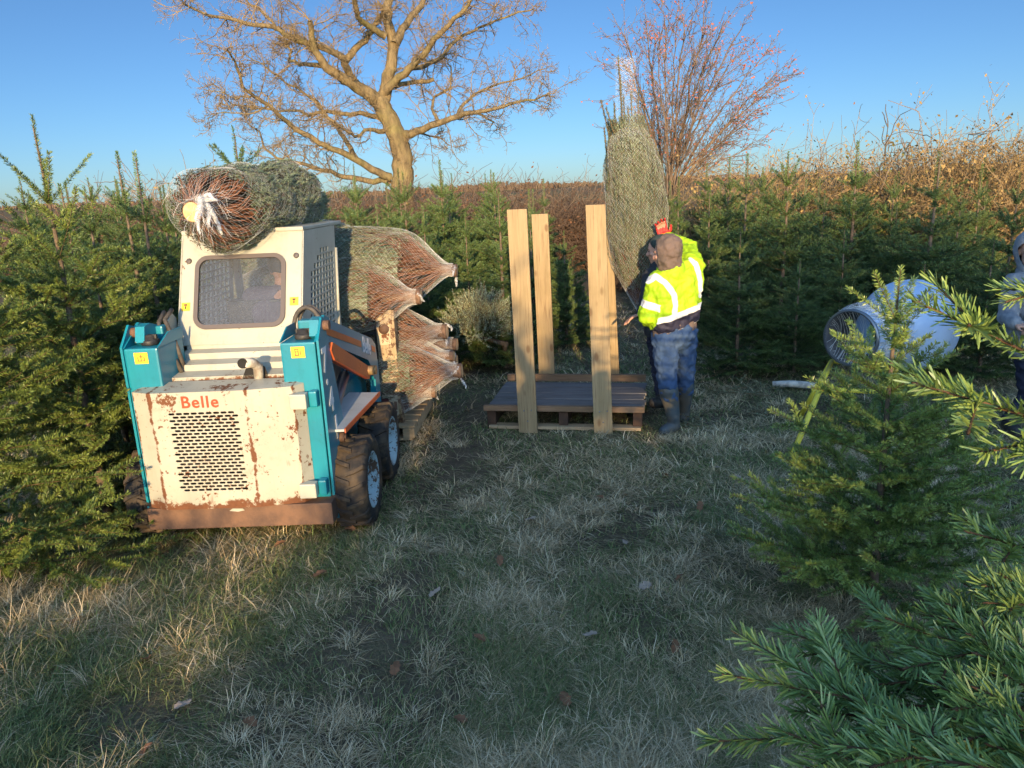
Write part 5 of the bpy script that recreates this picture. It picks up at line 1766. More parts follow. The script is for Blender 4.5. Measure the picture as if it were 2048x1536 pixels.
def head_shape(bm, c, fwd, up=(0, 0, 1), s=1.0):
    """skull, jaw, nose, lips, ears and eye sockets; c = centre of the skull"""
    f = Vector(fwd).normalized(); u = Vector(up); u = (u - f * u.dot(f)).normalized(); r_ = f.cross(u)
    R3 = Matrix((r_, f, u)).transposed()
    c = Vector(c)

    def P(x, y, z): return c + R3 @ Vector((x * s, y * s, z * s))
    blob(bm, P(0, -0.005, 0.03), (0.076 * s, 0.096 * s, 0.092 * s), R3)
    blob(bm, P(0, 0.028, -0.045), (0.060 * s, 0.066 * s, 0.072 * s), R3)
    blob(bm, P(0, 0.062, -0.095), (0.030 * s, 0.026 * s, 0.022 * s), R3)
    capsule(bm, P(0, 0.088, 0.008), P(0, 0.108, -0.030), 0.009 * s, 0.0145 * s, 8)
    for sx in (-1, 1):
        blob(bm, P(0.016 * sx, 0.098, -0.033), (0.009 * s, 0.009 * s, 0.008 * s), R3)
        blob(bm, P(0.034 * sx, 0.070, -0.022), (0.026 * s, 0.022 * s, 0.024 * s), R3)
        blob(bm, P(0.077 * sx, 0.0, -0.005), (0.010 * s, 0.019 * s, 0.031 * s), R3)
    blob(bm, P(0, 0.085, 0.022), (0.050 * s, 0.014 * s, 0.011 * s), R3)
    blob(bm, P(0, 0.090, -0.060), (0.023 * s, 0.010 * s, 0.006 * s), R3)
    blob(bm, P(0, 0.087, -0.071), (0.020 * s, 0.010 * s, 0.006 * s), R3)
    return P, R3


def build_person(root_loc, label, J, fwd, opts):
    """one continuous body skin; clothing as child meshes. J: joints relative to root_loc"""
    s = opts.get('s', 1.0)
    bm = bmesh.new()
    hp = Vector(J['head'])
    head_shape(bm, hp, fwd, opts.get('hup', (0, 0, 1)), s)
    nk, ch, pv = Vector(J['neck']), Vector(J['chest']), Vector(J['pelvis'])
    capsule(bm, hp + Vector((0, 0, -0.05)), nk, 0.056 * s, 0.062 * s)
    rv = Vector(J['shR']) - Vector(J['shL'])
    rv.normalize()
    for k in range(5):
        f = k / 4
        c = ch.lerp(pv, f)
        w = (0.125, 0.11, 0.10, 0.10, 0.11)[k]
        capsule(bm, c - rv * w * 0.6, c + rv * w * 0.6, 0.10 * s, 0.10 * s)
    capsule(bm, nk, ch, 0.07 * s, 0.12 * s)
    capsule(bm, Vector(J['shL']), Vector(J['shR']), 0.058 * s, 0.058 * s)
    for q in ('L', 'R'):
        capsule(bm, J['sh' + q], J['el' + q], 0.052 * s, 0.040 * s)
        capsule(bm, J['el' + q], J['wr' + q], 0.040 * s, 0.027 * s)
        capsule(bm, pv + (Vector(J['hip' + q]) - pv) * 0.5, J['hip' + q], 0.10, 0.095 * s)
        capsule(bm, J['hip' + q], J['kn' + q], 0.083 * s, 0.055 * s)
        capsule(bm, J['kn' + q], J['an' + q], 0.054 * s, 0.036 * s)
        capsule(bm, J['an' + q], Vector(J['an' + q]).lerp(Vector(J['to' + q]), 0.7), 0.034 * s, 0.026 * s)
        if opts.get('hand' + q): 
            hd = opts['hand' + q]
            hand(bm, J['wr' + q], hd[0], hd[1], 1.05 * s, hd[2], hd[3])
    body = remeshed('person', bm, opts.get('voxel', 0.0085), M_SKIN, None, 3)
    body.location = root_loc
    tag(body, label, 'person', opts.get('group'))
    # eyes, brows and hairline
    f = Vector(fwd).normalized(); u = Vector(opts.get('hup', (0, 0, 1))); u = (u - f * u.dot(f)).normalized(); r_ = f.cross(u)
    mb = MB()
    for sx in (-1, 1):
        c = hp + r_ * 0.031 * sx * s + f * 0.088 * s + u * 0.003 * s
        mb.tube([c - r_ * 0.011 * s, c, c + r_ * 0.011 * s], [0.002, 0.0065 * s, 0.002], 6)
        b = c + u * 0.018 * s
        mb.tube([b - r_ * 0.017 * s, b + u * .003 + f * 0.006, b + r_ * 0.017 * s], [0.002, 0.0045, 0.002], 6)
    mb.build('eyes_and_brows', M_HAIR, body)
    # trousers
    bm = bmesh.new()
    capsule(bm, pv - rv * 0.055, pv + rv * 0.055, opts.get('waist', 0.135), opts.get('waist', 0.135))
    for q in ('L', 'R'):
        capsule(bm, J['hip' + q], J['kn' + q], opts.get('thigh', 0.108), 0.080)
        an = Vector(J['an' + q]); kn = Vector(J['kn' + q])
        capsule(bm, kn, kn.lerp(an, opts.get('tro', 0.85)), 0.079, opts.get('cuff', 0.066))
        capsule(bm, pv, J['hip' + q], 0.125, 0.112)
    remeshed('trousers', bm, 0.011, opts.get('tmat', M_DENIM), body, 3, 0.045, 0.05)
    # boots
    bm = bmesh.new()
    for q in ('L', 'R'):
        an, kn, to = Vector(J['an' + q]), Vector(J['kn' + q]), Vector(J['to' + q])
        topb = kn.lerp(an, opts.get('boot', 0.35))
        capsule(bm, topb, an + Vector((0, 0, .02)), opts.get('bootr', 0.070), 0.052)
        capsule(bm, an, an + Vector((0, 0, -0.03)), 0.052, 0.050)
        capsule(bm, an + Vector((0, 0, -0.03)), to + Vector((0, 0, 0.0)), 0.056, 0.050)
        capsule(bm, to, to + (to - an) * 0.12, 0.048, 0.040)
    remeshed('boots', bm, 0.010, opts.get('bmat', M_WELLY), body, 3, 0.012, 0.08)
    return body, f, u, r_, rv


def px_rel(root):
    def f(px, py, Y):
        return tuple(at_y(px, py, Y) - np.asarray(root))
    return f


def build_people():
    # ---- man in the hi-vis jacket, seen from behind, right arm raised to the netted tree
    g = at_z(1350, 862, 0.0)
    R0 = (float(g[0]), float(g[1]), 0.0)
    q = px_rel(R0)
    Y = R0[1]
    J = dict(head=q(1333, 506, Y + 0.02), neck=q(1342, 540, Y + 0.05), chest=q(1350, 580, Y + 0.08), pelvis=q(1348, 668, Y + 0.08),
             shL=q(1318, 560, Y + 0.02), shR=q(1385, 532, Y + 0.14), elL=q(1296, 630, Y + 0.04), wrL=q(1300, 640, Y + 0.30),
             elR=q(1372, 498, Y + 0.42), wrR=q(1328, 476, Y + 0.62), hipL=q(1331, 680, Y + 0.02), hipR=q(1368, 672, Y + 0.15),
             knL=q(1335, 768, Y - 0.02), knR=q(1370, 760, Y + 0.18), anL=q(1348, 846, Y + 0.0), anR=q(1368, 826, Y + 0.26),
             toL=q(1328, 862, Y - 0.02), toR=q(1362, 838, Y + 0.36))
    fwd = nrm(np.array([-0.92, 0.40, -0.12]))
    b, f, u, r_, rv = build_person(R0, 'man in yellow hi-vis jacket and blue jeans, seen from behind with one arm raised', J, fwd,
                                   dict(handR=((-0.25, 0.05, 1), (0.2, 1, 0), 0.55, 1), tmat=M_DENIM, tro=0.30, cuff=0.080, boot=0.14, bootr=0.086, thigh=0.115, waist=0.15))
    # brown hood worn up
    bm = bmesh.new()
    hp = Vector(J['head'])
    blob(bm, hp + Vector((0.015, -0.02, 0.035)), (0.112, 0.115, 0.122))
    capsule(bm, hp + Vector((0.01, -0.02, -0.03)), Vector(J['neck']) + Vector((0.01, 0, -0.01)), 0.100, 0.105)
    hood = remeshed('hood', bm, 0.009, M_HOOD, b, 4, 0.040, 0.055)
    # open the hood towards the face
    bmx = bmesh.new(); bmx.from_mesh(hood.data)
    c = hp + Vector(fwd) * 0.062 + Vector((0.0, 0, 0.01))
    kill = [v for v in bmx.verts if (v.co - c).dot(Vector(fwd)) > 0 and ((v.co - c) - Vector(fwd) * (v.co - c).dot(Vector(fwd))).length < 0.085]
    bmesh.ops.delete(bmx, geom=kill, context='VERTS')
    bmx.to_mesh(hood.data); bmx.free()
    # grey sweatshirt showing below the jacket
    bm = bmesh.new()
    pv = Vector(J['pelvis'])
    for k in range(3):
        c = pv + Vector((0, 0, 0.03 + 0.03 * k))
        capsule(bm, c - rv * 0.075, c + rv * 0.075, 0.128, 0.128)
    remeshed('sweatshirt', bm, 0.011, M_HOOD, b, 4, 0.016, 0.08)
    # jacket
    bm = bmesh.new()
    ch = Vector(J['chest'])
    nk = Vector(J['neck'])
    low = pv.lerp(ch, 0.40)
    for k in range(7):
        t = k / 6
        c = low.lerp(ch + Vector((0, 0, 0.05)), t)
        w = 0.088 + 0.02 * t
        rr = 0.150 - 0.012 * abs(t - 0.4)
        capsule(bm, c - rv * w, c + rv * w, rr, rr)
    capsule(bm, J['shL'], J['shR'], 0.085, 0.088)
    capsule(bm, nk + Vector((0, 0, -0.04)), nk + Vector((0, 0, 0.005)), 0.125, 0.100)
    for s, d in (('L', 0.092), ('R', 0.095)):
        capsule(bm, J['sh' + s], J['el' + s], d, d * 0.92)
        capsule(bm, J['el' + s], J['wr' + s], d * 0.92, 0.062)
    n = NT('hi_vis_fabric')
    yel = n.mix(n.step(n.noise(5, 4), 0.35, 0.7), (0.31, 0.50, 0.012), (0.24, 0.40, 0.008))
    col = n.mix(n.step(n.attr('navy'), -0.002, 0.004), yel, (0.022, 0.020, 0.038))
    col = n.mix(n.step(n.attr('tape'), -0.003, 0.003), col, (0.62, 0.62, 0.60))
    n.bump(n.noise(70, 4), 0.15, 0.003)
    jm = n.set(col, n.math('SUBTRACT', 0.65, n.math('MULTIPLY', n.step(n.attr('tape'), -0.003, 0.003), 0.25)), 0, 0.3)
    jac = remeshed('hi_vis_jacket', bm, 0.0095, jm, b, 4, 0.055, 0.075)
    co = vcos(jac)
    ax = nrm(np.array(nk) - np.array(pv)); ax = nrm(ax + np.array([-0.17, 0, 0.0]))
    h = (co - np.array(pv)) @ ax
    # distance from the arm so the body bands stop at the sleeves
    def seg(p, a, c_):
        a, c_ = np.array(a), np.array(c_); d = c_ - a
        t = np.clip(((p - a) @ d) / (d @ d), 0, 1)
        return np.linalg.norm(p - a - t[:, None] * d, axis=1), t
    dl, tl = seg(co, J['shL'], J['elL']); dl2, tl2 = seg(co, J['elL'], J['wrL'])
    dc, _ = seg(co, low, ch)
    onarm = (np.minimum(dl, dl2) < dc - 0.075) & (((dl < 0.125) & (tl > 0.25)) | (dl2 < 0.11))
    h0, h1 = np.quantile(h[~onarm], 0.01), 0.0
    body = ~onarm
    def band(x, c_, w): return w - np.abs(x - c_)
    tape = np.full(len(co), -1.0)
    hb = h0 + 0.035
    tape = np.where(body, np.maximum(band(h, hb, 0.022), band(h, hb + 0.145, 0.024)), tape)
    navy = np.where(body, hb + 0.125 - h, -1.0)
    tape = np.where(onarm, band(tl, 0.70, 0.10) * 0.25, tape)
    # braces over the shoulders
    P1 = [q(1296, 562, Y - 0.02), q(1312, 553, Y - 0.06), q(1332, 566, Y - 0.10), q(1349, 590, Y - 0.10), q(1353, 612, Y - 0.10), q(1350, 625, Y - .1)]
    P2 = [q(1366, 505, Y + 0.02), q(1380, 513, Y + 0.0), q(1394, 530, Y + 0.03), q(1399, 560, Y + 0.05), q(1400, 590, Y + .05)]
    for P in (P1, P2):
        for a, c_ in zip(P[:-1], P[1:]):
            # measured across the line of sight of nothing: true 3-D distance with the back surface depth ignored
            a2, c2 = np.array(a), np.array(c_)
            m = np.array([1, 0.25, 1])
            d_, _ = seg(co * m, a2 * m, c2 * m)
            tape = np.maximum(tape, np.where(co[:, 1] < (a2[1] + c2[1]) / 2 + 0.16, 0.024 - d_, -1))
    fattr(jac, 'tape', tape); fattr(jac, 'navy', navy)
    # collar
    mb = MB()
    pts_o, pts_i = [], []
    colr = MB()
    cM = basis(ax)
    nkc = np.array(nk) + np.array([0.0, 0, 0.0])
    N = 24
    vs = []
    for rr, zz in ((0.118, -0.045), (0.124, 0.0), (0.118, 0.035), (0.108, 0.036), (0.104, -0.03)):
        for k in range(N):
            a = 2 * pi * k / N
            p = nkc + cM @ np.array([rr * cos(a), rr * sin(a) * 0.95, zz + 0.012 * sin(a * 2)])
            vs.append(p)
    fs = [(j * N + k, j * N + (k + 1) % N, (j + 1) * N + (k + 1) % N, (j + 1) * N + k) for j in range(4) for k in range(N)]
    colr.add(vs, fs, 0, True)
    colr.build('collar', simple('hi_vis_collar', (0.31, 0.50, 0.012), (0.24, 0.40, 0.008), 5, 0.65), jac)
    # glove over the raised hand
    bm = bmesh.new()
    hand(bm, J['wrR'], (-0.25, 0.05, 1), (0.2, 1, 0), 1.22, 0.55, 1)
    capsule(bm, J['wrR'], Vector(J['wrR']) + Vector((0.01, 0.0, 0.03)), 0.04, 0.036)
    remeshed('glove', bm, 0.0045, M_GLOVE, b, 1)

    # ---- helper behind him, dark clothes, bare hand held out
    R1 = (R0[0] + 0.02, R0[1] + 0.55, 0.0)
    q = px_rel(R1)
    Y = R1[1]
    J = dict(head=q(1318, 500, Y), neck=q(1320, 532, Y + 0.02), chest=q(1328, 575, Y + 0.03), pelvis=q(1330, 660, Y + 0.03),
             shL=q(1302, 552, Y - 0.06), shR=q(1352, 556, Y + 0.12), elL=q(1292, 604, Y - 0.14), wrL=q(1281, 627, Y - 0.20),
             elR=q(1340, 610, Y + 0.30), wrR=q(1310, 585, Y + 0.42), hipL=q(1317, 672, Y - 0.02), hipR=q(1345, 672, Y + 0.08),
             knL=q(1320, 740, Y - 0.03), knR=q(1350, 740, Y + 0.06), anL=q(1328, 798, Y - 0.02), anR=q(1352, 800, Y + 0.1), toL=q(1308, 806, Y - 0.06), toR=q(1340, 806, Y + 0.05))
    fwd = nrm(np.array([-0.95, 0.2, -0.1]))
    b, f, u, r_, rv = build_person(R1, 'helper in dark clothes half hidden behind the hi-vis man, bare hand held out', J, fwd,
                                   dict(handL=((-0.9, -0.15, -0.35), (0.1, 0.2, 1), 0.25, -1), handR=((-0.8, 0.5, 0.3), (0, 0, 1), 0.6, 1), tmat=M_NAVY, bmat=M_BLACK, tro=0.9, boot=0.75))
    bm = bmesh.new()
    ch, pv, hp = Vector(J['chest']), Vector(J['pelvis']), Vector(J['head'])
    for k in range(5):
        c = ch.lerp(pv, k / 4 * 0.95) + Vector((0, 0, 0.03 * (1 - k / 4)))
        capsule(bm, c - rv * 0.09, c + rv * 0.09, 0.135, 0.135)
    capsule(bm, J['shL'], J['shR'], 0.078, 0.078)
    for s in ('L', 'R'):
        capsule(bm, J['sh' + s], J['el' + s], 0.076, 0.064); capsule(bm, J['el' + s], J['wr' + s], 0.064, 0.047)
    capsule(bm, Vector(J['neck']) + Vector((0, 0, -0.04)), Vector(J['neck']) + Vector((0, 0, 0.02)), 0.10, 0.085)
    remeshed('dark_jacket', bm, 0.010, M_DARKCLOTH, b, 4, 0.022, 0.08)
    bm = bmesh.new()
    blob(bm, hp + Vector((0.012, 0.0, 0.055)), (0.097, 0.097, 0.085))
    blob(bm, hp + Vector((0.045, 0.0, 0.0)), (0.062, 0.088, 0.085))
    remeshed('knit_hat', bm, 0.008, simple('dark_green_knit', (0.02, 0.032, 0.030), (0.035, 0.05, 0.045), 60, 0.9, 0.6, 140), b, 3)

    # ---- hooded person at the right edge
    g = at_z(2050, 800, 0.0)
    R2 = (4.10, 5.72, 0.0)
    q = px_rel(R2)
    Y = R2[1]
    J = dict(head=q(2062, 503, Y - 0.02), neck=q(2068, 545, Y), chest=q(2072, 585, Y + 0.02), pelvis=q(2078, 690, Y + 0.02),
             shL=q(2112, 562, Y + 0.04), shR=q(2030, 566, Y - 0.04), elR=q(2014, 634, Y - 0.08), wrR=q(2030, 648, Y - 0.32),
             elL=q(2104, 640, Y - 0.05), wrL=q(2060, 650, Y - 0.30), hipL=q(2098, 700, Y + 0.02), hipR=q(2060, 702, Y),
             knL=q(2098, 790, Y), knR=q(2060, 795, Y - 0.04), anL=(0.13, 0.05, 0.10), anR=(-0.10, 0.0, 0.10), toL=(0.13, -0.12, 0.06), toR=(-0.14, -0.16, 0.06))
    fwd = nrm(np.array([-0.42, -0.9, -0.05]))
    b, f, u, r_, rv = build_person(R2, 'person in pale grey hooded top, cut by the right edge of the photo', J, fwd,
                                   dict(handR=((0.55, -0.8, -0.15), (0, 0, 1), 0.5, -1), handL=((-0.6, -0.8, -0.1), (0, 0, 1), 0.5, 1), tmat=M_NAVY, bmat=M_BLACK, tro=0.9, boot=0.6))
    ch, pv, hp = Vector(J['chest']), Vector(J['pelvis']), Vector(J['head'])
    bm = bmesh.new()
    for k in range(6):
        c = ch.lerp(pv, k / 5 * 0.98) + Vector((0, 0, 0.03 * (1 - k / 5)))
        capsule(bm, c - rv * (0.09 + 0.006 * k), c + rv * (0.09 + .006 * k), 0.140, 0.140)
    capsule(bm, J['shL'], J['shR'], 0.085, 0.085)
    for s in ('L', 'R'):
        capsule(bm, J['sh' + s], J['el' + s], 0.082, 0.070); capsule(bm, J['el' + s], J['wr' + s], 0.070, 0.050)
    capsule(bm, Vector(J['neck']) + Vector((0, 0, -0.05)), Vector(J['neck']) + Vector((0, 0.02, 0.0)), 0.13, 0.115)
    remeshed('hooded_top', bm, 0.010, M_GREYHOOD, b, 5, 0.028, 0.09)
    bm = bmesh.new()
    blob(bm, hp - Vector(fwd) * 0.02 + Vector((0, 0, 0.035)), (0.118, 0.118, 0.128))
    capsule(bm, hp - Vector(fwd) * 0.03, Vector(J['neck']), 0.11, 0.10)
    hood = remeshed('hood', bm, 0.009, M_GREYHOOD, b, 5, 0.014, 0.08)
    bmx = bmesh.new(); bmx.from_mesh(hood.data)
    c = hp + Vector(fwd) * 0.045 + Vector((0, 0, -0.01))
    kill = [v for v in bmx.verts if (v.co - c).dot(Vector(fwd)) > 0 and ((v.co - c) - Vector(fwd) * (v.co - c).dot(Vector(fwd))).length < 0.10]
    bmesh.ops.delete(bmx, geom=kill, context='VERTS')
    bmx.to_mesh(hood.data); bmx.free()

    # ---- driver in the cab
    R3 = (-1.63, 5.13, 1.0)
    J = dict(head=(0.09, 0.02, 0.60), neck=(0.09, 0.0, 0.46), chest=(0.07, 0.0, 0.32), pelvis=(0.0, 0.05, 0.10), shL=(-0.12, 0.0, 0.42), shR=(0.21, 0.02, 0.42), elL=(-0.18, 0.14, 0.22), elR=(0.19, 0.18, 0.22),
             wrL=(-0.12, 0.36, 0.20), wrR=(0.18, 0.36, 0.20), hipL=(-0.10, 0.08, 0.09), hipR=(0.10, 0.08, 0.09), knL=(-0.13, 0.34, 0.11), knR=(0.13, 0.34, 0.11), anL=(-0.13, 0.40, -0.16), anR=(0.13, 0.40, -0.16), toL=(-0.13, 0.45, -0.2), toR=(0.13, 0.45, -0.2))
    b, f, u, r_, rv = build_person(R3, 'driver seen from behind through the cab rear window, dark cap and purple-grey jacket', J, (0.1, 1, 0),
                                   dict(handL=((0, 1, 0), (0, 0, 1), 0.7, 1), handR=((0, 1, 0), (0, 0, 1), 0.7, -1), tmat=M_NAVY, bmat=M_BLACK, voxel=0.011, waist=0.12, thigh=0.09, boot=0.7))
    bm = bmesh.new()
    ch, pv, hp = Vector(J['chest']), Vector(J['pelvis']), Vector(J['head'])
    for k in range(4):
        c = ch.lerp(pv, k / 3)
        capsule(bm, c - rv * 0.10, c + rv * 0.10, 0.13, 0.13)
    capsule(bm, J['shL'], J['shR'], 0.08, 0.08)
    for s in ('L', 'R'):
        capsule(bm, J['sh' + s], J['el' + s], 0.074, 0.064); capsule(bm, J['el' + s], J['wr' + s], 0.064, 0.047)
    capsule(bm, J['neck'], Vector(J['chest']), 0.075, 0.12)
    remeshed('work_jacket', bm, 0.012, simple('purple_grey_cloth', (0.10, 0.085, 0.13), (0.075, 0.065, 0.10), 9, 0.9), b, 4, 0.02, 0.08)
    bm = bmesh.new()
    blob(bm, hp + Vector((0, 0, 0.045)), (0.092, 0.108, 0.10))
    remeshed('knit_hat', bm, 0.009, M_DARKCLOTH, b, 3)

    # ---- the photographer, arms raised with the phone, whose shadow falls into the field
    R4 = (-0.05, -0.62, 0.0)
    J = dict(head=(0, 0, 1.66), neck=(0, 0, 1.52), chest=(0, 0, 1.38), pelvis=(0, 0, 0.98), shL=(-0.19, 0, 1.46), shR=(0.19, 0, 1.46), elL=(-0.23, 0.22, 1.62), elR=(0.25, 0.22, 1.62), wrL=(-0.06, 0.33, 1.86), wrR=(0.14, 0.33, 1.86),
             hipL=(-0.1, 0, 0.95), hipR=(0.1, 0, 0.95), knL=(-0.11, 0.02, 0.52), knR=(0.11, 0.02, 0.52), anL=(-0.12, 0, 0.09), anR=(0.12, 0, 0.09), toL=(-0.13, 0.15, 0.05), toR=(0.13, 0.15, 0.05))
    b, f, u, r_, rv = build_person(R4, 'photographer behind the camera with both arms raised, outside the picture', J, (0, 1, 0.1),
                                   dict(handL=((0.4, 0.3, 1), (0, 1, 0), 0.5, 1), handR=((-0.4, 0.3, 1), (0, 1, 0), 0.5, -1), tmat=M_NAVY, bmat=M_BLACK, voxel=0.012, tro=0.9, boot=0.75))
    bm = bmesh.new()
    ch, pv = Vector(J['chest']), Vector(J['pelvis'])
    for k in range(5):
        c = ch.lerp(pv, k / 4)
        capsule(bm, c - rv * 0.09, c + rv * 0.09, 0.13, 0.13)
    capsule(bm, J['shL'], J['shR'], 0.075, 0.075)
    for s in ('L', 'R'):
        capsule(bm, J['sh' + s], J['el' + s], 0.07, 0.06); capsule(bm, J['el' + s], J['wr' + s], 0.06, 0.045)
    remeshed('coat', bm, 0.013, M_DARKCLOTH, b, 4)


# ------------------------------------------------------------------ netting machine
def build_machine():
    M_PLASTIC = simple('pale_blue_plastic', (0.31, 0.43, 0.63), (0.37, 0.49, 0.67), 4, 0.32)
    M_YEL = simple('yellow_frame_paint', (0.66, 0.56, 0.06), (0.52, 0.43, 0.06), 9, 0.45)
    small = at_y(1700, 676, 5.75); big = at_y(1872, 655, 6.60)
    small[2] -= 0.0
    root = empty('netting_machine', (small[0], small[1], 0), 0, 'white tree netting funnel on yellow trestle legs, behind the young fir', 'netting machine')
    o0 = np.array([small[0], small[1], 0])
    A = nrm(big - small); A[2] *= 0.4; A = nrm(A)
    Mx = basis(A)
    Ln = np.linalg.norm(big - small)

    def lathe(prof, seg=44):
        mb = MB()
        vs = []
        for rr, h in prof:
            for k in range(seg):
                a = 2 * pi * k / seg
                vs.append(small - o0 + Mx @ np.array([rr * cos(a), rr * sin(a), h]))
        n = len(prof)
        mb.add(vs, [(i * seg + k, i * seg + (k + 1) % seg, (i + 1) * seg + (k + 1) % seg, (i + 1) * seg + k) for i in range(n - 1) for k in range(seg)], 0, True)
        return mb
    mb = lathe([(0.205, 0.0), (0.212, 0.0), (0.212, 0.42), (0.225, 0.45), (0.30, 0.62), (0.365, 0.76), (0.385, 0.80), (0.385, 0.98), (0.395, 0.985), (0.395, 1.0), (0.375, 1.0), (0.375, 0.80), (0.29, 0.62), (0.205, 0.42)])
    fn = mb.build('funnel', M_PLASTIC, root)
    mb = lathe([(0.205, 0.42), (0.205, 0.0), (0.2115, -0.001)])  # inside of the tube coloured dark to stand in for its shade
    mb.build('darkened_inner_wall', simple('painted_tube_shade', (0.045, 0.05, 0.06), (0.09, 0.095, 0.10), 12, 0.7), fn)
    mb = lathe([(0.212, -0.004), (0.226, -0.006), (0.230, 0.01), (0.226, 0.024), (0.212, 0.022)])
    mb.build('mouth_ring', M_STEELROD, fn)
    mb = lathe([(0.388, 0.86), (0.394, 0.863), (0.394, 0.875), (0.388, 0.878)])
    mb.build('rib', M_PLASTIC, fn)
    # net gathered round the tube
    r = np.random.default_rng(8)
    paths = []
    for k in range(120):
        a0 = r.random() * 6.28
        n = 10
        h = np.linspace(0.02, 0.50, n)
        rr = 0.222 + 0.03 * np.sin(np.linspace(0, 6, n) + k) * r.random() + 0.035 * (h / 0.5) ** 2
        a = a0 + np.linspace(0, r.normal(0, 0.5), n)
        p = np.stack([rr * np.cos(a), rr * np.sin(a), h], -1) @ Mx.T + (small - o0)
        paths.append((p, np.full(n, 0.0022)))
    for k in range(26):                                  # threads hanging across the mouth
        x0 = -0.19 + 0.38 * k / 25 + r.normal(0, .006)
        hh = math.sqrt(max(0.0, 0.205 ** 2 - x0 ** 2))
        t_ = np.linspace(-1, 1, 9)
        w_ = x0 + 0.012 * np.sin(t_ * 3 + k)
        p = np.stack([w_, hh * t_, 0.10 * (1 - t_ * t_) + 0.004], -1) @ Mx.T + (small - o0)
        paths.append((p, np.full(9, 0.0013)))
    V, Q = tubes_np(paths, 3)
    link('gathered_net', mesh_np('gathered_net', V, Q, mats=[M_NET]), root)
    mb = lathe([(0.232, 0.10), (0.262, 0.14), (0.270, 0.22), (0.262, 0.34), (0.245, 0.40)])
    mb.build('net_sleeve', M_NETFILM, root)
    mb = MB()
    low = [at_y(1690, 780, 5.9) - o0, at_y(1860, 770, 6.3) - o0]
    def bar(a, b, rr=0.022): mb.tube([np.array(a), np.array(b)], rr, 8)
    f1 = at_z(1583, 915, 0) - o0; f2 = at_z(1928, 900, 0) - o0
    c1 = at_y(1640, 778, f1[1] + o0[1] + 0.25) - o0; c2 = at_y(1900, 790, f2[1] + o0[1] + 0.25) - o0
    f3 = f1 + np.array([0.45, 1.0, 0]); f4 = f2 + np.array([-0.1, 1.05, 0])
    for e1, e2 in ((f1, c1), (f2, c2), (f3, c1 + np.array([0.3, 0.5, 0.1])), (f4, c2 + np.array([-0.1, 0.5, 0.1]))):
        mb = MB()
        bar(e1, e2)
        mb.build('frame_leg', M_YEL, root)
    mb = MB()
    bar(c1, c2, 0.020); bar(c1 + np.array([0.3, 0.5, 0.1]), c2 + np.array([-0.1, 0.5, 0.1]), 0.020); bar(c1, c1 + np.array([0.3, 0.5, 0.1]), 0.018); bar(c2, c2 + np.array([-0.1, 0.5, 0.1]), 0.018)
    bar(at_y(1615, 905, f1[1] + o0[1]) - o0, f1 + np.array([0.02, 0, 0.03]), 0.016)
    bar(at_y(1850, 868, f2[1] + o0[1]) - o0, f2 + (c2 - f2) * 0.25, 0.020)
    mid = small - o0 + A * 0.35
    bar(mid - np.array([0, 0, 0.2]), (c1 + c2) / 2, 0.025)
    mb.build('frame_rails', M_YEL, root)
    mb = MB()
    p = at_z(1545, 768, 0.06); q = at_z(1640, 772, 0.06)
    mb.tube([p, p * 0.6 + q * 0.4 + np.array([0, 0, 0.01]), q], [0.030, 0.036, 0.034], 10)
    o = mb.build('net_roll', simple('dirty_white_net', (0.55, 0.54, 0.5), (0.3, 0.29, 0.27), 20, 0.8, 0.6, 60), None)
    tag(o, 'dirty white rolled net lying on the mud left of the yellow legs', 'net roll')


# ------------------------------------------------------------------ bare trees and hedge
def wander(p, d, n, step, zig, r, pull=(0, 0, 0)):
    pts = [np.array(p, float)]
    d = nrm(d)
    for k in range(n):
        d = nrm(d + r.normal(0, zig, 3) + np.array(pull))
        pts.append(pts[-1] + d * step)
    return np.array(pts), d


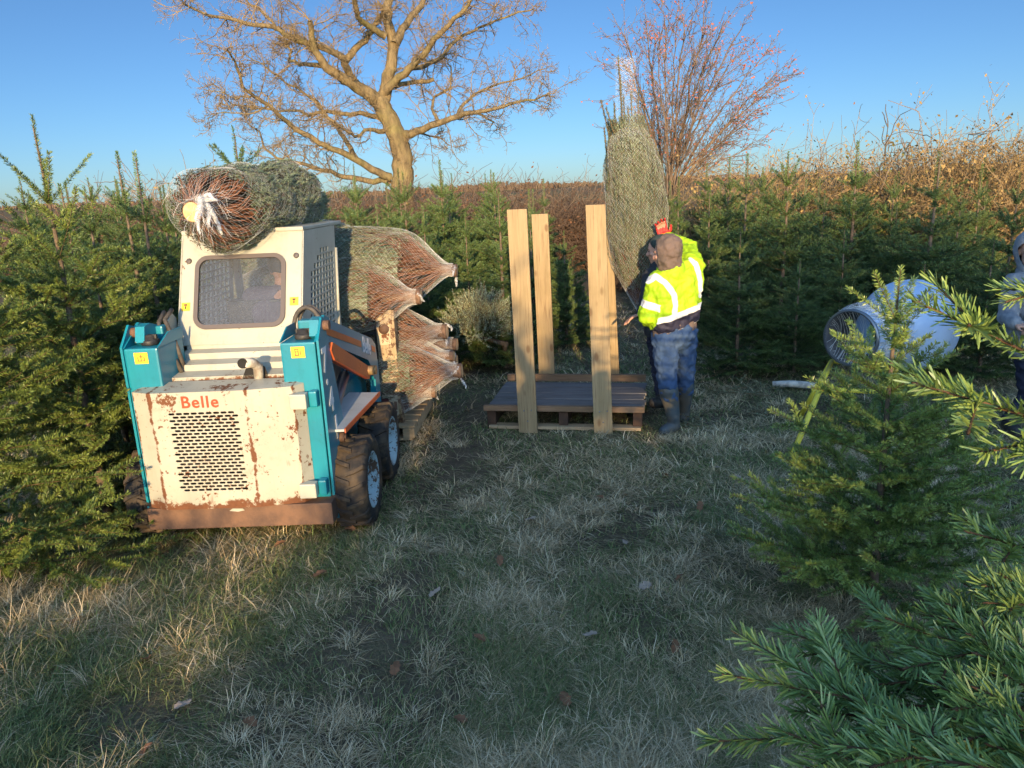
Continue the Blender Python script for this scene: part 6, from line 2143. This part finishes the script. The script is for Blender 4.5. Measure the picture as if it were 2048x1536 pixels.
def build_oak():
    r = np.random.default_rng(12)
    Y0 = 22.0
    base = at_y(806, 420, Y0)
    root = empty('oak_tree', (base[0], Y0, 0), 0, 'big bare oak with spreading crooked limbs behind the loader, lit warm by low sun', 'oak tree')
    o0 = np.array([base[0], Y0, 0])

    def cp(x, y): return (340 + x * 0.381, y * 0.381)
    limbs = [  # traced limbs: crop coordinates, start and end radius, depth drift
        ([(1222, 1110), (1216, 1000), (1225, 900), (1215, 800), (1195, 720), (1160, 640), (1120, 570), (1095, 520)], 0.44, 0.29, 0.0),
        ([(1110, 550), (1140, 440), (1165, 320), (1172, 225), (1140, 110), (1150, 0), (1150, -150)], 0.25, 0.13, 0.1),
        ([(1100, 540), (1040, 490), (960, 440), (900, 405), (820, 355), (770, 280), (742, 190), (735, 110)], 0.27, 0.08, -0.5),
        ([(985, 450), (930, 360), (905, 300), (800, 250), (640, 200), (540, 140), (430, 130), (300, 95), (200, 80), (70, 20)], 0.16, 0.03, -0.9),
        ([(920, 320), (1000, 230), (1060, 165), (1095, 95), (1140, 10), (1180, -120)], 0.13, 0.06, 0.4),
        ([(770, 280), (650, 190), (560, 150), (480, 60), (400, 0)], 0.10, 0.03, 0.4),
        ([(800, 345), (700, 335), (625, 320), (640, 270), (600, 200)], 0.09, 0.03, 0.5),
        ([(1095, 510), (1180, 430), (1255, 360), (1330, 290), (1390, 200), (1470, 125), (1545, 55), (1600, -40)], 0.17, 0.05, -0.6),
        ([(1250, 365), (1340, 345), (1420, 305), (1480, 230), (1530, 190), (1620, 145), (1700, 112), (1800, 75), (1900, 50)], 0.10, 0.025, 0.6),
        ([(1180, 235), (1240, 130), (1320, 30), (1350, -80)], 0.16, 0.08, 0.6),
        ([(1130, 190), (1050, 140), (985, 90), (970, 0), (960, -100)], 0.12, 0.06, -0.5),
        ([(1215, 720), (1290, 690), (1400, 650), (1520, 610), (1600, 590), (1750, 560), (1880, 525), (1990, 490)], 0.17, 0.02, -0.8),
        ([(1510, 615), (1530, 560), (1590, 500), (1700, 450), (1850, 410), (1975, 360)], 0.08, 0.018, 0.7),
        ([(1410, 645), (1375, 570), (1385, 510), (1475, 460), (1475, 350), (1440, 300)], 0.07, 0.02, 0.7),
        ([(1180, 455), (1280, 430), (1382, 416)], 0.09, 0.07, 0.2),
        ([(1155, 930), (1060, 890), (980, 840), (880, 790), (780, 750), (660, 680), (590, 620), (520, 550), (440, 505), (380, 455), (340, 320), (300, 260)], 0.15, 0.025, -1.2),
        ([(985, 845), (930, 750), (880, 670), (810, 590), (770, 530), (690, 480), (600, 430), (520, 370), (400, 290)], 0.10, 0.02, 0.8),
        ([(1150, 955), (1020, 945), (880, 920), (760, 880), (640, 850), (560, 830), (490, 770), (470, 690), (400, 640)], 0.12, 0.02, 0.9),
        ([(1115, 615), (950, 602), (780, 590), (620, 580), (450, 570), (320, 545)], 0.10, 0.02, 0.8),
        ([(1120, 690), (1050, 680), (970, 718), (920, 680), (860, 640)], 0.09, 0.02, -0.6),
        ([(440, 505), (350, 520), (260, 480), (180, 470)], 0.035, 0.012, 0.2),
        ([(520, 550), (400, 600), (280, 590), (200, 620)], 0.035, 0.012, -0.2),
        ([(1600, 590), (1700, 640), (1680, 670)], 0.045, 0.015, 0.2),
        ([(1290, 695), (1400, 720), (1480, 770)], 0.045, 0.012, 0.2)]
    paths, twigs = [], []
    nodes = []
    for pts, r0, r1, drift in limbs:
        P = []
        n = len(pts)
        for k, (x, y) in enumerate(pts):
            f = k / (n - 1)
            px, py = cp(x, y)
            p = at_y(px, py, Y0 + drift * f * 3.0) if k or r0 < 0.3 else at_y(px, py, Y0)
            P.append(p - o0)
        # refine with crooked midpoints
        Q = [P[0]]
        for a, c in zip(P[:-1], P[1:]):
            l = np.linalg.norm(c - a)
            for f in (0.33, 0.67): Q.append(a + (c - a) * f + r.normal(0, 0.035 * l, 3))
            Q.append(c)
        Q = np.array(Q)
        if r0 > 0.4:
            Q = np.concatenate([[Q[0] * [1, 1, 0] + [0.05, 0, -0.1]], Q])
        m = len(Q)
        rad = (r0 + (r1 - r0) * np.linspace(0, 1, m) ** 0.7) * 0.80
        if r0 > 0.4: rad[0] *= 1.35; rad[1] *= 1.1
        paths.append((Q, rad))
        cum = np.concatenate([[0], np.cumsum(np.linalg.norm(np.diff(Q, axis=0), axis=1))])
        s = cum[-1] * 0.22 if r0 < 0.3 else cum[-1] * 0.5
        while s < cum[-1]:
            i = min(np.searchsorted(cum, s), m - 1)
            nodes.append((Q[i], nrm(Q[i] - Q[i - 1]), rad[i]))
            s += r.uniform(0.085, 0.20)
        nodes.append((Q[-1], nrm(Q[-1] - Q[-2]), rad[-1])); nodes.append((Q[-1], nrm(Q[-1] - Q[-2]), rad[-1]))
    big, _ = tubes_np(paths, 10), None
    n = NT('oak_bark')
    v = n.map(n.coord(), (5, 5, 1.2))
    c = n.mix(n.step(n.noise(1.5, 6, 0.65, v), 0.35, 0.65), (0.225, 0.17, 0.09), (0.11, 0.083, 0.048))
    c = n.mix(n.math('MULTIPLY', n.step(n.noise(0.9, 4), 0.5, 0.7), 0.6), c, (0.17, 0.16, 0.05))
    n.bump(n.noise(2.2, 8, 0.75, v), 1.0, 0.06)
    bark = n.set(c, 0.9, 0, 0.15)
    link('limbs', mesh_np('oak_limbs', big[0], big[1], mats=[bark], smooth=True), root)
    tp = []
    leaves = []
    for p, d, rr in nodes:
        rdir = r.normal(0, 1, 3)
        side = nrm(np.cross(d, rdir))
        dd = nrm(d * r.uniform(0.2, 0.8) + side * 0.9 + np.array([0, 0, 0.18]))
        L = r.uniform(0.5, 1.35) * min(1.0, 0.55 + rr * 6)
        ns = 6
        b1, _ = wander(p, dd, ns, L / ns, 0.24, r, (0, 0, 0.03))
        r1 = min(rr * 0.42, 0.017)
        tp.append((b1, np.linspace(r1, 0.009, ns + 1)))
        for k in range(1, ns + 1):
            for q in range(r.integers(1, 3)):
                d2 = nrm((b1[k] - b1[k - 1]) / (L / ns) * 0.7 + r.normal(0, 0.6, 3))
                l2 = L * r.uniform(0.22, 0.5)
                b2, _ = wander(b1[k], d2, 4, l2 / 4, 0.3, r, (0, 0, 0.03))
                tp.append((b2, np.linspace(0.0065, 0.0045, 5)))
                for k3 in (1, 2, 3, 4, 4):
                    if r.random() < 0.8:
                        d3 = nrm((b2[k3] - b2[k3 - 1]) / (l2 / 4) * 0.8 + r.normal(0, 0.6, 3))
                        b3, _ = wander(b2[k3], d3, 2, l2 * 0.22, 0.3, r)
                        tp.append((b3, np.array([0.0046, 0.0040, 0.0034])))
    V, Q = tubes_np(tp, 3)
    link('twigs', mesh_np('oak_twigs', V, Q, mats=[simple('oak_twig', (0.23, 0.165, 0.082), (0.165, 0.118, 0.065), 2, 0.9)]), root)


def leaf_quads(P, size, r, flat=0.0):
    n = len(P)
    a = nrm(r.normal(0, 1, (n, 3))); b = nrm(np.cross(a, r.normal(0, 1, (n, 3))))
    s = size * (0.6 + 0.8 * r.random(n))[:, None]
    V = np.stack([P - a * s, P + b * s * 0.6, P + a * s, P - b * s * 0.6], 1).reshape(-1, 3)
    return V, np.arange(n * 4).reshape(-1, 4)


def build_beech():
    r = np.random.default_rng(5)
    Y0 = 17.5
    b0 = at_y(1332, 395, Y0)
    root = empty('beech_tree', (b0[0], Y0, 0), 0, 'slender bare multi stemmed tree with a few pink-brown leaves right of the upright netted fir', 'beech tree')
    o0 = np.array([b0[0], Y0, 0])
    ends = [(1250, 70), (1290, 60), (1330, 30), (1370, 40), (1410, 30), (1440, 60), (1480, 60), (1530, 110), (1550, 150), (1520, 215), (1555, 165), (1490, 250), (1270, 150), (1255, 130), (1310, 100), (1390, 90), (1460, 130), (1500, 290), (1350, 70), (1430, 110)]
    paths, tips = [], []
    for k, (ex, ey) in enumerate(ends):
        e = at_y(ex, ey, Y0 + r.uniform(-1.6, 1.6)) - o0
        st = at_y(1325 + (k % 5) * 5, 378, Y0 + r.uniform(-.2, .2)) - o0
        st[2] -= 0.3
        m = st * 0.45 + e * 0.55
        m[:2] = st[:2] * 0.62 + e[:2] * 0.38
        f = np.linspace(0, 1, 12)[:, None]
        P = (1 - f) ** 2 * st + 2 * f * (1 - f) * m + f * f * e + r.normal(0, 0.03, (12, 3)) * f
        if k % 5 == 0: P = np.concatenate([[st * [1, 1, 0] - [0, 0, .1]], P])
        n = len(P)
        r0 = r.uniform(0.022, 0.042) if k < 14 else 0.018
        paths.append((P, np.linspace(r0, 0.010, n)))
        for i in range(2, n):
            for q in range(r.integers(2, 5)):
                f_ = i / n
                d = nrm((P[i] - P[i - 1]) / np.linalg.norm(P[i] - P[i - 1]) * 0.9 + r.normal(0, 0.42, 3) + np.array([0.10 * (ex > 1350) - 0.1 * (ex < 1300), 0, 0.05]))
                L = r.uniform(0.45, 1.15) * (1.15 - 0.45 * f_)
                b1, _ = wander(P[i], d, 5, L / 5, 0.10, r, (0, 0, 0.02))
                paths.append((b1, np.linspace(0.0062, 0.0036, 6)))
                for k2 in range(1, 6):
                    for q2 in range(2):
                        if r.random() < 0.62:
                            d2 = nrm((b1[k2] - b1[k2 - 1]) / (L / 5) + r.normal(0, 0.5, 3))
                            b2, _ = wander(b1[k2], d2, 2, L * 0.14, 0.12, r)
                            paths.append((b2, np.array([0.0045, 0.004, 0.0035])))
                            tips.append(b2[-1]); tips.append(b2[1])
    V, Q = tubes_np(paths, 4)
    link('stems', mesh_np('beech_stems', V, Q, mats=[simple('beech_bark', (0.17, 0.120, 0.083), (0.12, 0.085, 0.06), 3, 0.85)], smooth=True), root)
    tips = np.array(tips)
    c = tips.mean(0)
    w = np.clip(np.linalg.norm((tips - c) / np.array([1.5, 1.5, 1.9]), axis=1), 0, 1.4)
    pick = tips[(r.random(len(tips)) < 0.10 + 0.22 * w ** 2)]
    cl = at_y(1490, 112, Y0) - o0
    extra = cl + r.normal(0, 1, (140, 3)) * np.array([0.28, 0.3, 0.16])
    V, Q = leaf_quads(np.concatenate([pick + r.normal(0, .02, pick.shape), extra]), 0.026, r)
    link('leaves', mesh_np('beech_leaves', V, Q, mats=[simple('dry_beech_leaf', (0.34, 0.11, 0.055), (0.26, 0.08, 0.06), 2, 0.8)]), root)


def shrub_mesh(name, W, D, H, r, n_stem, twig_mat, leaf_mat, n_leaf, shape=1.0, radius=0.007, whip=0.0, leaf=0.035):
    paths, tips = [], []
    for k in range(n_stem):
        bx, by = r.uniform(-W * 0.42, W * 0.42), r.uniform(-D * 0.4, D * 0.4)
        lim = H * max(0.25, (1 - (abs(bx) / (W * 0.55)) ** 2.2)) * (0.60 + 0.30 * r.random())
        if r.random() < whip: lim *= 1.35
        d = np.array([r.normal(bx * 0.25, 0.28), r.normal(by * 0.3, 0.28), 1.0])
        ns = 8
        st = lim / ns * 1.05
        p0 = np.array([bx, by, -0.05])
        bend = np.array([r.normal(bx * 0.06, 0.09), r.normal(-0.04, 0.07), -0.06 * shape])
        b1, _ = wander(p0, d, ns, st, 0.10, r, bend)
        paths.append((b1, np.linspace(radius * 1.9, radius * 0.75, ns + 1)))
        for i in range(2, ns + 1):
            for q in range(r.integers(1, 4)):
                d2 = nrm((b1[i] - b1[i - 1]) / st * 0.6 + r.normal(0, 0.65, 3) + np.array([0, 0, 0.1]))
                l2 = r.uniform(0.22, 0.6) * (H / 2.5)
                b2, _ = wander(b1[i], d2, 4, l2 / 4, 0.16, r, (0, -0.02, -0.035 * shape))
                paths.append((b2, np.linspace(radius, radius * 0.6, 5)))
                tips += [b2[2], b2[3], b2[4]]
    V, Q = tubes_np(paths, 3)
    fz = H / np.quantile(V[:, 2], 0.9985)                  # make the named height the real one
    V[:, 2] *= fz
    tips = np.array(tips) * np.array([1, 1, fz])
    stems = mesh_np(name + '_stems', V, Q, mats=[twig_mat])
    tips = np.array(tips)
    P = tips[r.integers(0, len(tips), n_leaf)] + r.normal(0, 0.06, (n_leaf, 3))
    V, Q = leaf_quads(P, leaf, r)
    return stems, mesh_np(name + '_leaves', V, Q, mats=[leaf_mat])


def put_shrub(meshes, loc, rz, sc, label, group, name='hedge_shrub', cat='shrub'):
    o = empty(name, (loc[0], loc[1], -0.02), rz, label, cat, group)
    o.scale = sc
    link('stems', meshes[0], o); link('leaves', meshes[1], o)
    return o


def build_hedge():
    r = np.random.default_rng(77)
    t_gold = simple('golden_twig', (0.30, 0.205, 0.10), (0.20, 0.138, 0.07), 1.5, 0.9)
    t_brown = simple('russet_twig', (0.145, 0.095, 0.065), (0.10, 0.068, 0.05), 1.5, 0.9)
    t_grey = simple('grey_twig', (0.24, 0.185, 0.13), (0.17, 0.13, 0.10), 1.5, 0.9)
    l_gold = simple('dry_hedge_leaf', (0.29, 0.20, 0.075), (0.19, 0.13, 0.05), 3, 0.8)
    l_green = simple('bramble_leaf', (0.11, 0.12, 0.035), (0.22, 0.17, 0.055), 2.0, 0.7)
    l_rust = simple('rust_leaf', (0.19, 0.085, 0.038), (0.13, 0.065, 0.035), 2.5, 0.8)
    dome = [shrub_mesh('dome_%d' % k, 3.0, 2.0, 2.6, r, 420, t_gold, l_gold, 11000, 0.9, 0.0042, 0.03, 0.026) for k in range(2)]
    bramble = shrub_mesh('bramble', 2.6, 1.8, 2.3, r, 320, t_gold, l_green, 9000, 1.2, 0.0045, 0.02, 0.036)
    low = [shrub_mesh('low_%d' % k, 3.2, 1.6, 2.0, r, 460, t_brown, l_rust, 1500, 0.1, 0.0048, 0.05, 0.028) for k in range(2)]
    whip = shrub_mesh('whip', 2.2, 1.2, 3.0, r, 46, t_grey, l_rust, 60, -0.3, 0.006, 0.2, 0.03)
    flat = shrub_mesh('flat', 2.2, 1.4, 2.6, r, 46, t_grey, l_gold, 200, 0.8, 0.0075, 0.0)
    G = 'shrubs of the hedge behind the right-hand firs'

    def at(px, top, Y, m, h0, label, wide=1.0, G=G, **k):
        p = at_y(px, top, Y)
        s = p[2] / h0
        put_shrub(m, (p[0], Y), r.uniform(-0.4, 0.4), (s * wide, s * wide, s), label, G, **k)
    at(1545, 292, 15.4, dome[0], 2.6, 'rounded golden-brown thicket right of the pink leaved tree', 0.95)
    at(1452, 378, 15.8, dome[1], 2.6, 'lower russet thicket sloping down towards the pink leaved tree', 1.1)
    at(1640, 345, 15.2, dome[1], 2.6, 'golden thicket between the whippy saplings and the small crooked tree', 1.0)
    at(1728, 352, 14.9, bramble, 2.3, 'green-gold bramble bank behind the bare tipped fir', 1.2)
    at(1800, 332, 15.2, bramble, 2.3, 'bramble bank with yellow-green leaves left of the tallest hedge part', 1.1)
    at(1880, 262, 14.8, dome[0], 2.6, 'tall golden hedge shrub under the flat spreading tree', 1.0)
    at(1965, 248, 14.6, dome[1], 2.6, 'tall golden hedge shrub near the right edge', 1.0)
    at(2050, 235, 14.2, dome[0], 2.6, 'tallest golden hedge shrub, cut by the right edge', 1.0)
    at(2120, 250, 14.2, dome[1], 2.6, 'golden hedge shrub just outside the right edge', 1.0)
    at(1395, 402, 16.2, low[0], 2.0, 'rust-leaved bush at the foot of the pink leaved tree', 1.0)
    at(1340, 410, 15.6, low[1], 2.0, 'rust-brown bush right behind the upright netted fir', 0.9)
    at(1605, 225, 16.4, whip, 3.0, 'clump of thin upright saplings sticking out of the thicket', 1.0, name='sapling_clump', cat='saplings')
    at(1540, 265, 16.6, whip, 3.0, 'smaller clump of thin saplings left of the tall one', 0.7, name='sapling_clump', cat='saplings')
    at(1885, 205, 16.0, flat, 2.6, 'flat topped crooked thorn tree standing above the right-hand hedge', 1.25, name='thorn_tree', cat='thorn tree')
    at(1720, 278, 17.5, flat, 2.6, 'small crooked bare tree in the dip of the hedge', 0.8, name='thorn_tree', cat='thorn tree')
    # far hedge across the middle and left
    G2 = 'bushes of the far field hedge'
    k = 0
    for px in np.arange(140, 1330, 62):
        q = px + r.uniform(-14, 14)
        top = 394 - (px - 140) * 0.012 + r.uniform(-34, 22)
        Y = 21.0 + r.uniform(-1.0, 1.0) if not 760 < px < 850 else 23.8
        at(q, top, Y, low[k % 2], 2.0, 'brown bare bush in the far hedge across the field', 1.15, G=G2)
        k += 1
    at(1005, 335, 21.5, whip, 3.0, 'thin upright stems rising from the far hedge right of the oak', 1.0, name='sapling_clump', cat='saplings')
    for px, top, w in ((905, 352, 0.8), (960, 362, 0.7), (1060, 345, 0.9), (1165, 350, 0.7), (700, 362, 0.7), (640, 350, 0.8), (270, 372, 0.8), (380, 365, 0.7)):
        at(px, top, 20.6, whip, 3.0, 'thin bare stems standing above the far hedge', w, G='thin stems along the far hedge', name='sapling_clump', cat='saplings')
    at(1120, 318, 21.2, whip, 3.0, 'arching thin stems left of the upright netted fir', 0.9, name='sapling_clump', cat='saplings')
    at(330, 305, 21.0, flat, 2.6, 'bare twiggy tree left of the roof netted fir, behind the plantation', 1.0, name='thorn_tree', cat='thorn tree')
    at(235, 345, 23.0, flat, 2.6, 'smaller bare twiggy tree far left behind the plantation', 0.9, name='thorn_tree', cat='thorn tree')


# ------------------------------------------------------------------ small things on the ground
def build_litter():
    r = np.random.default_rng(41)
    m1 = simple('brown_oak_leaf', (0.20, 0.095, 0.045), (0.13, 0.065, 0.035), 40, 0.7)
    m2 = simple('pale_oak_leaf', (0.34, 0.27, 0.21), (0.25, 0.19, 0.15), 40, 0.7)
    def leaf(seed, m):
        q = np.random.default_rng(seed)
        out = []
        n = 26
        for k in range(n):
            t = k / n * 2 * pi
            y = -cos(t) * 0.5
            lobes = 1 + 0.28 * cos(9 * t)
            x = 0.27 * sin(t) * lobes * (1.0 - 0.35 * y)
            out.append((x, y, 0.10 * x * x * 4 + 0.06 * sin(6 * y + seed) + 0.07 * y * y))
        c = [(0, y, 0.06 * sin(6 * y + seed) + 0.07 * y * y - 0.01) for y in np.linspace(-0.45, 0.45, 2)]
        mb = MB()
        vs = out + [(0, 0.0, 0.0)]
        mb.add(vs, [(k, (k + 1) % n, n) for k in range(n)])
        mb.tube([(0, -0.5, 0.02), (0.02, -0.68, 0.03)], 0.012, 4)
        return mb.mesh('oak_leaf', m)
    ms = [leaf(1, m1), leaf(2, m1), leaf(3, m2)]
    spots = [(640, 1145, 0), (292, 1310, 0), (1330, 945, 1), (1435, 938, 2), (1060, 1035, 2), (960, 1265, 1), (870, 1185, 2), (920, 1430, 0), (1360, 1155, 1), (1290, 1175, 2), (290, 1500, 0), (365, 1405, 2), (1020, 930, 2), (1200, 985, 1), (560, 1090, 1), (1130, 1395, 1), (790, 1330, 0), (1480, 960, 2), (1525, 985, 1), (1250, 1080, 2), (700, 1060, 1), (1400, 1010, 0), (1000, 1120, 0), (1180, 1270, 2), (820, 1000, 1), (1350, 1300, 0), (500, 1440, 1), (150, 1240, 1)]
    first = {}
    for k, (px, py, t) in enumerate(spots):
        p = at_z(px, py, 0.03)
        o = link('oak_leaf', ms[t])
        s = r.uniform(0.06, 0.085)
        o.location = (p[0], p[1], gz(p[0], p[1]) + 0.04); o.scale = (s, s, s)
        o.rotation_euler = (r.normal(0, .35), r.normal(0, .35), r.random() * 6.28)
        tag(o, 'pale dry oak leaf fallen on the matted grass' if t == 2 else 'brown oak leaf fallen on the matted grass', 'leaf', 'pale fallen oak leaves' if t == 2 else 'brown fallen oak leaves')
    # dried dock stem at the left edge
    base = at_z(-30, 960, 0.0)
    top = at_d(22, 835, np.linalg.norm(base - CAM) * 0.93)
    paths, blobs = [], []
    p0 = np.array([base[0], base[1], 0.0])
    pts = [p0, p0 * 0.5 + top * 0.5 + np.array([-0.03, 0, 0.0]), top]
    paths.append((np.array(pts) - p0, [0.005, 0.004, 0.0025]))
    for k in range(60):
        f = r.uniform(0.45, 1.0)
        c = p0 + (top - p0) * f + r.normal(0, 0.022, 3) - p0
        blobs.append(c)
        paths.append((np.array([(top - p0) * f - np.array([0, 0, .02]), c]), [0.002, 0.0015]))
    V, Q = tubes_np(paths, 4)
    o = empty('dock_plant', tuple(p0), 0, 'dry brown dock seed head leaning in at the left edge', 'dead plant')
    dm = simple('dry_dock', (0.26, 0.13, 0.075), (0.15, 0.075, 0.045), 60, 0.9)
    link('stem', mesh_np('dock_stem', V, Q, mats=[dm]), o)
    V, Q = leaf_quads(np.repeat(np.array(blobs), 5, 0) + r.normal(0, .012, (300, 3)), 0.012, r)
    link('seeds', mesh_np('dock_seeds', V, Q, mats=[dm]), o)


build_ground()
build_grass()
build_hills()
build_loader()
build_netted()
build_timber()
build_people()
build_machine()
build_oak()
build_beech()
build_hedge()
build_firs()
build_near_fir()
build_litter()
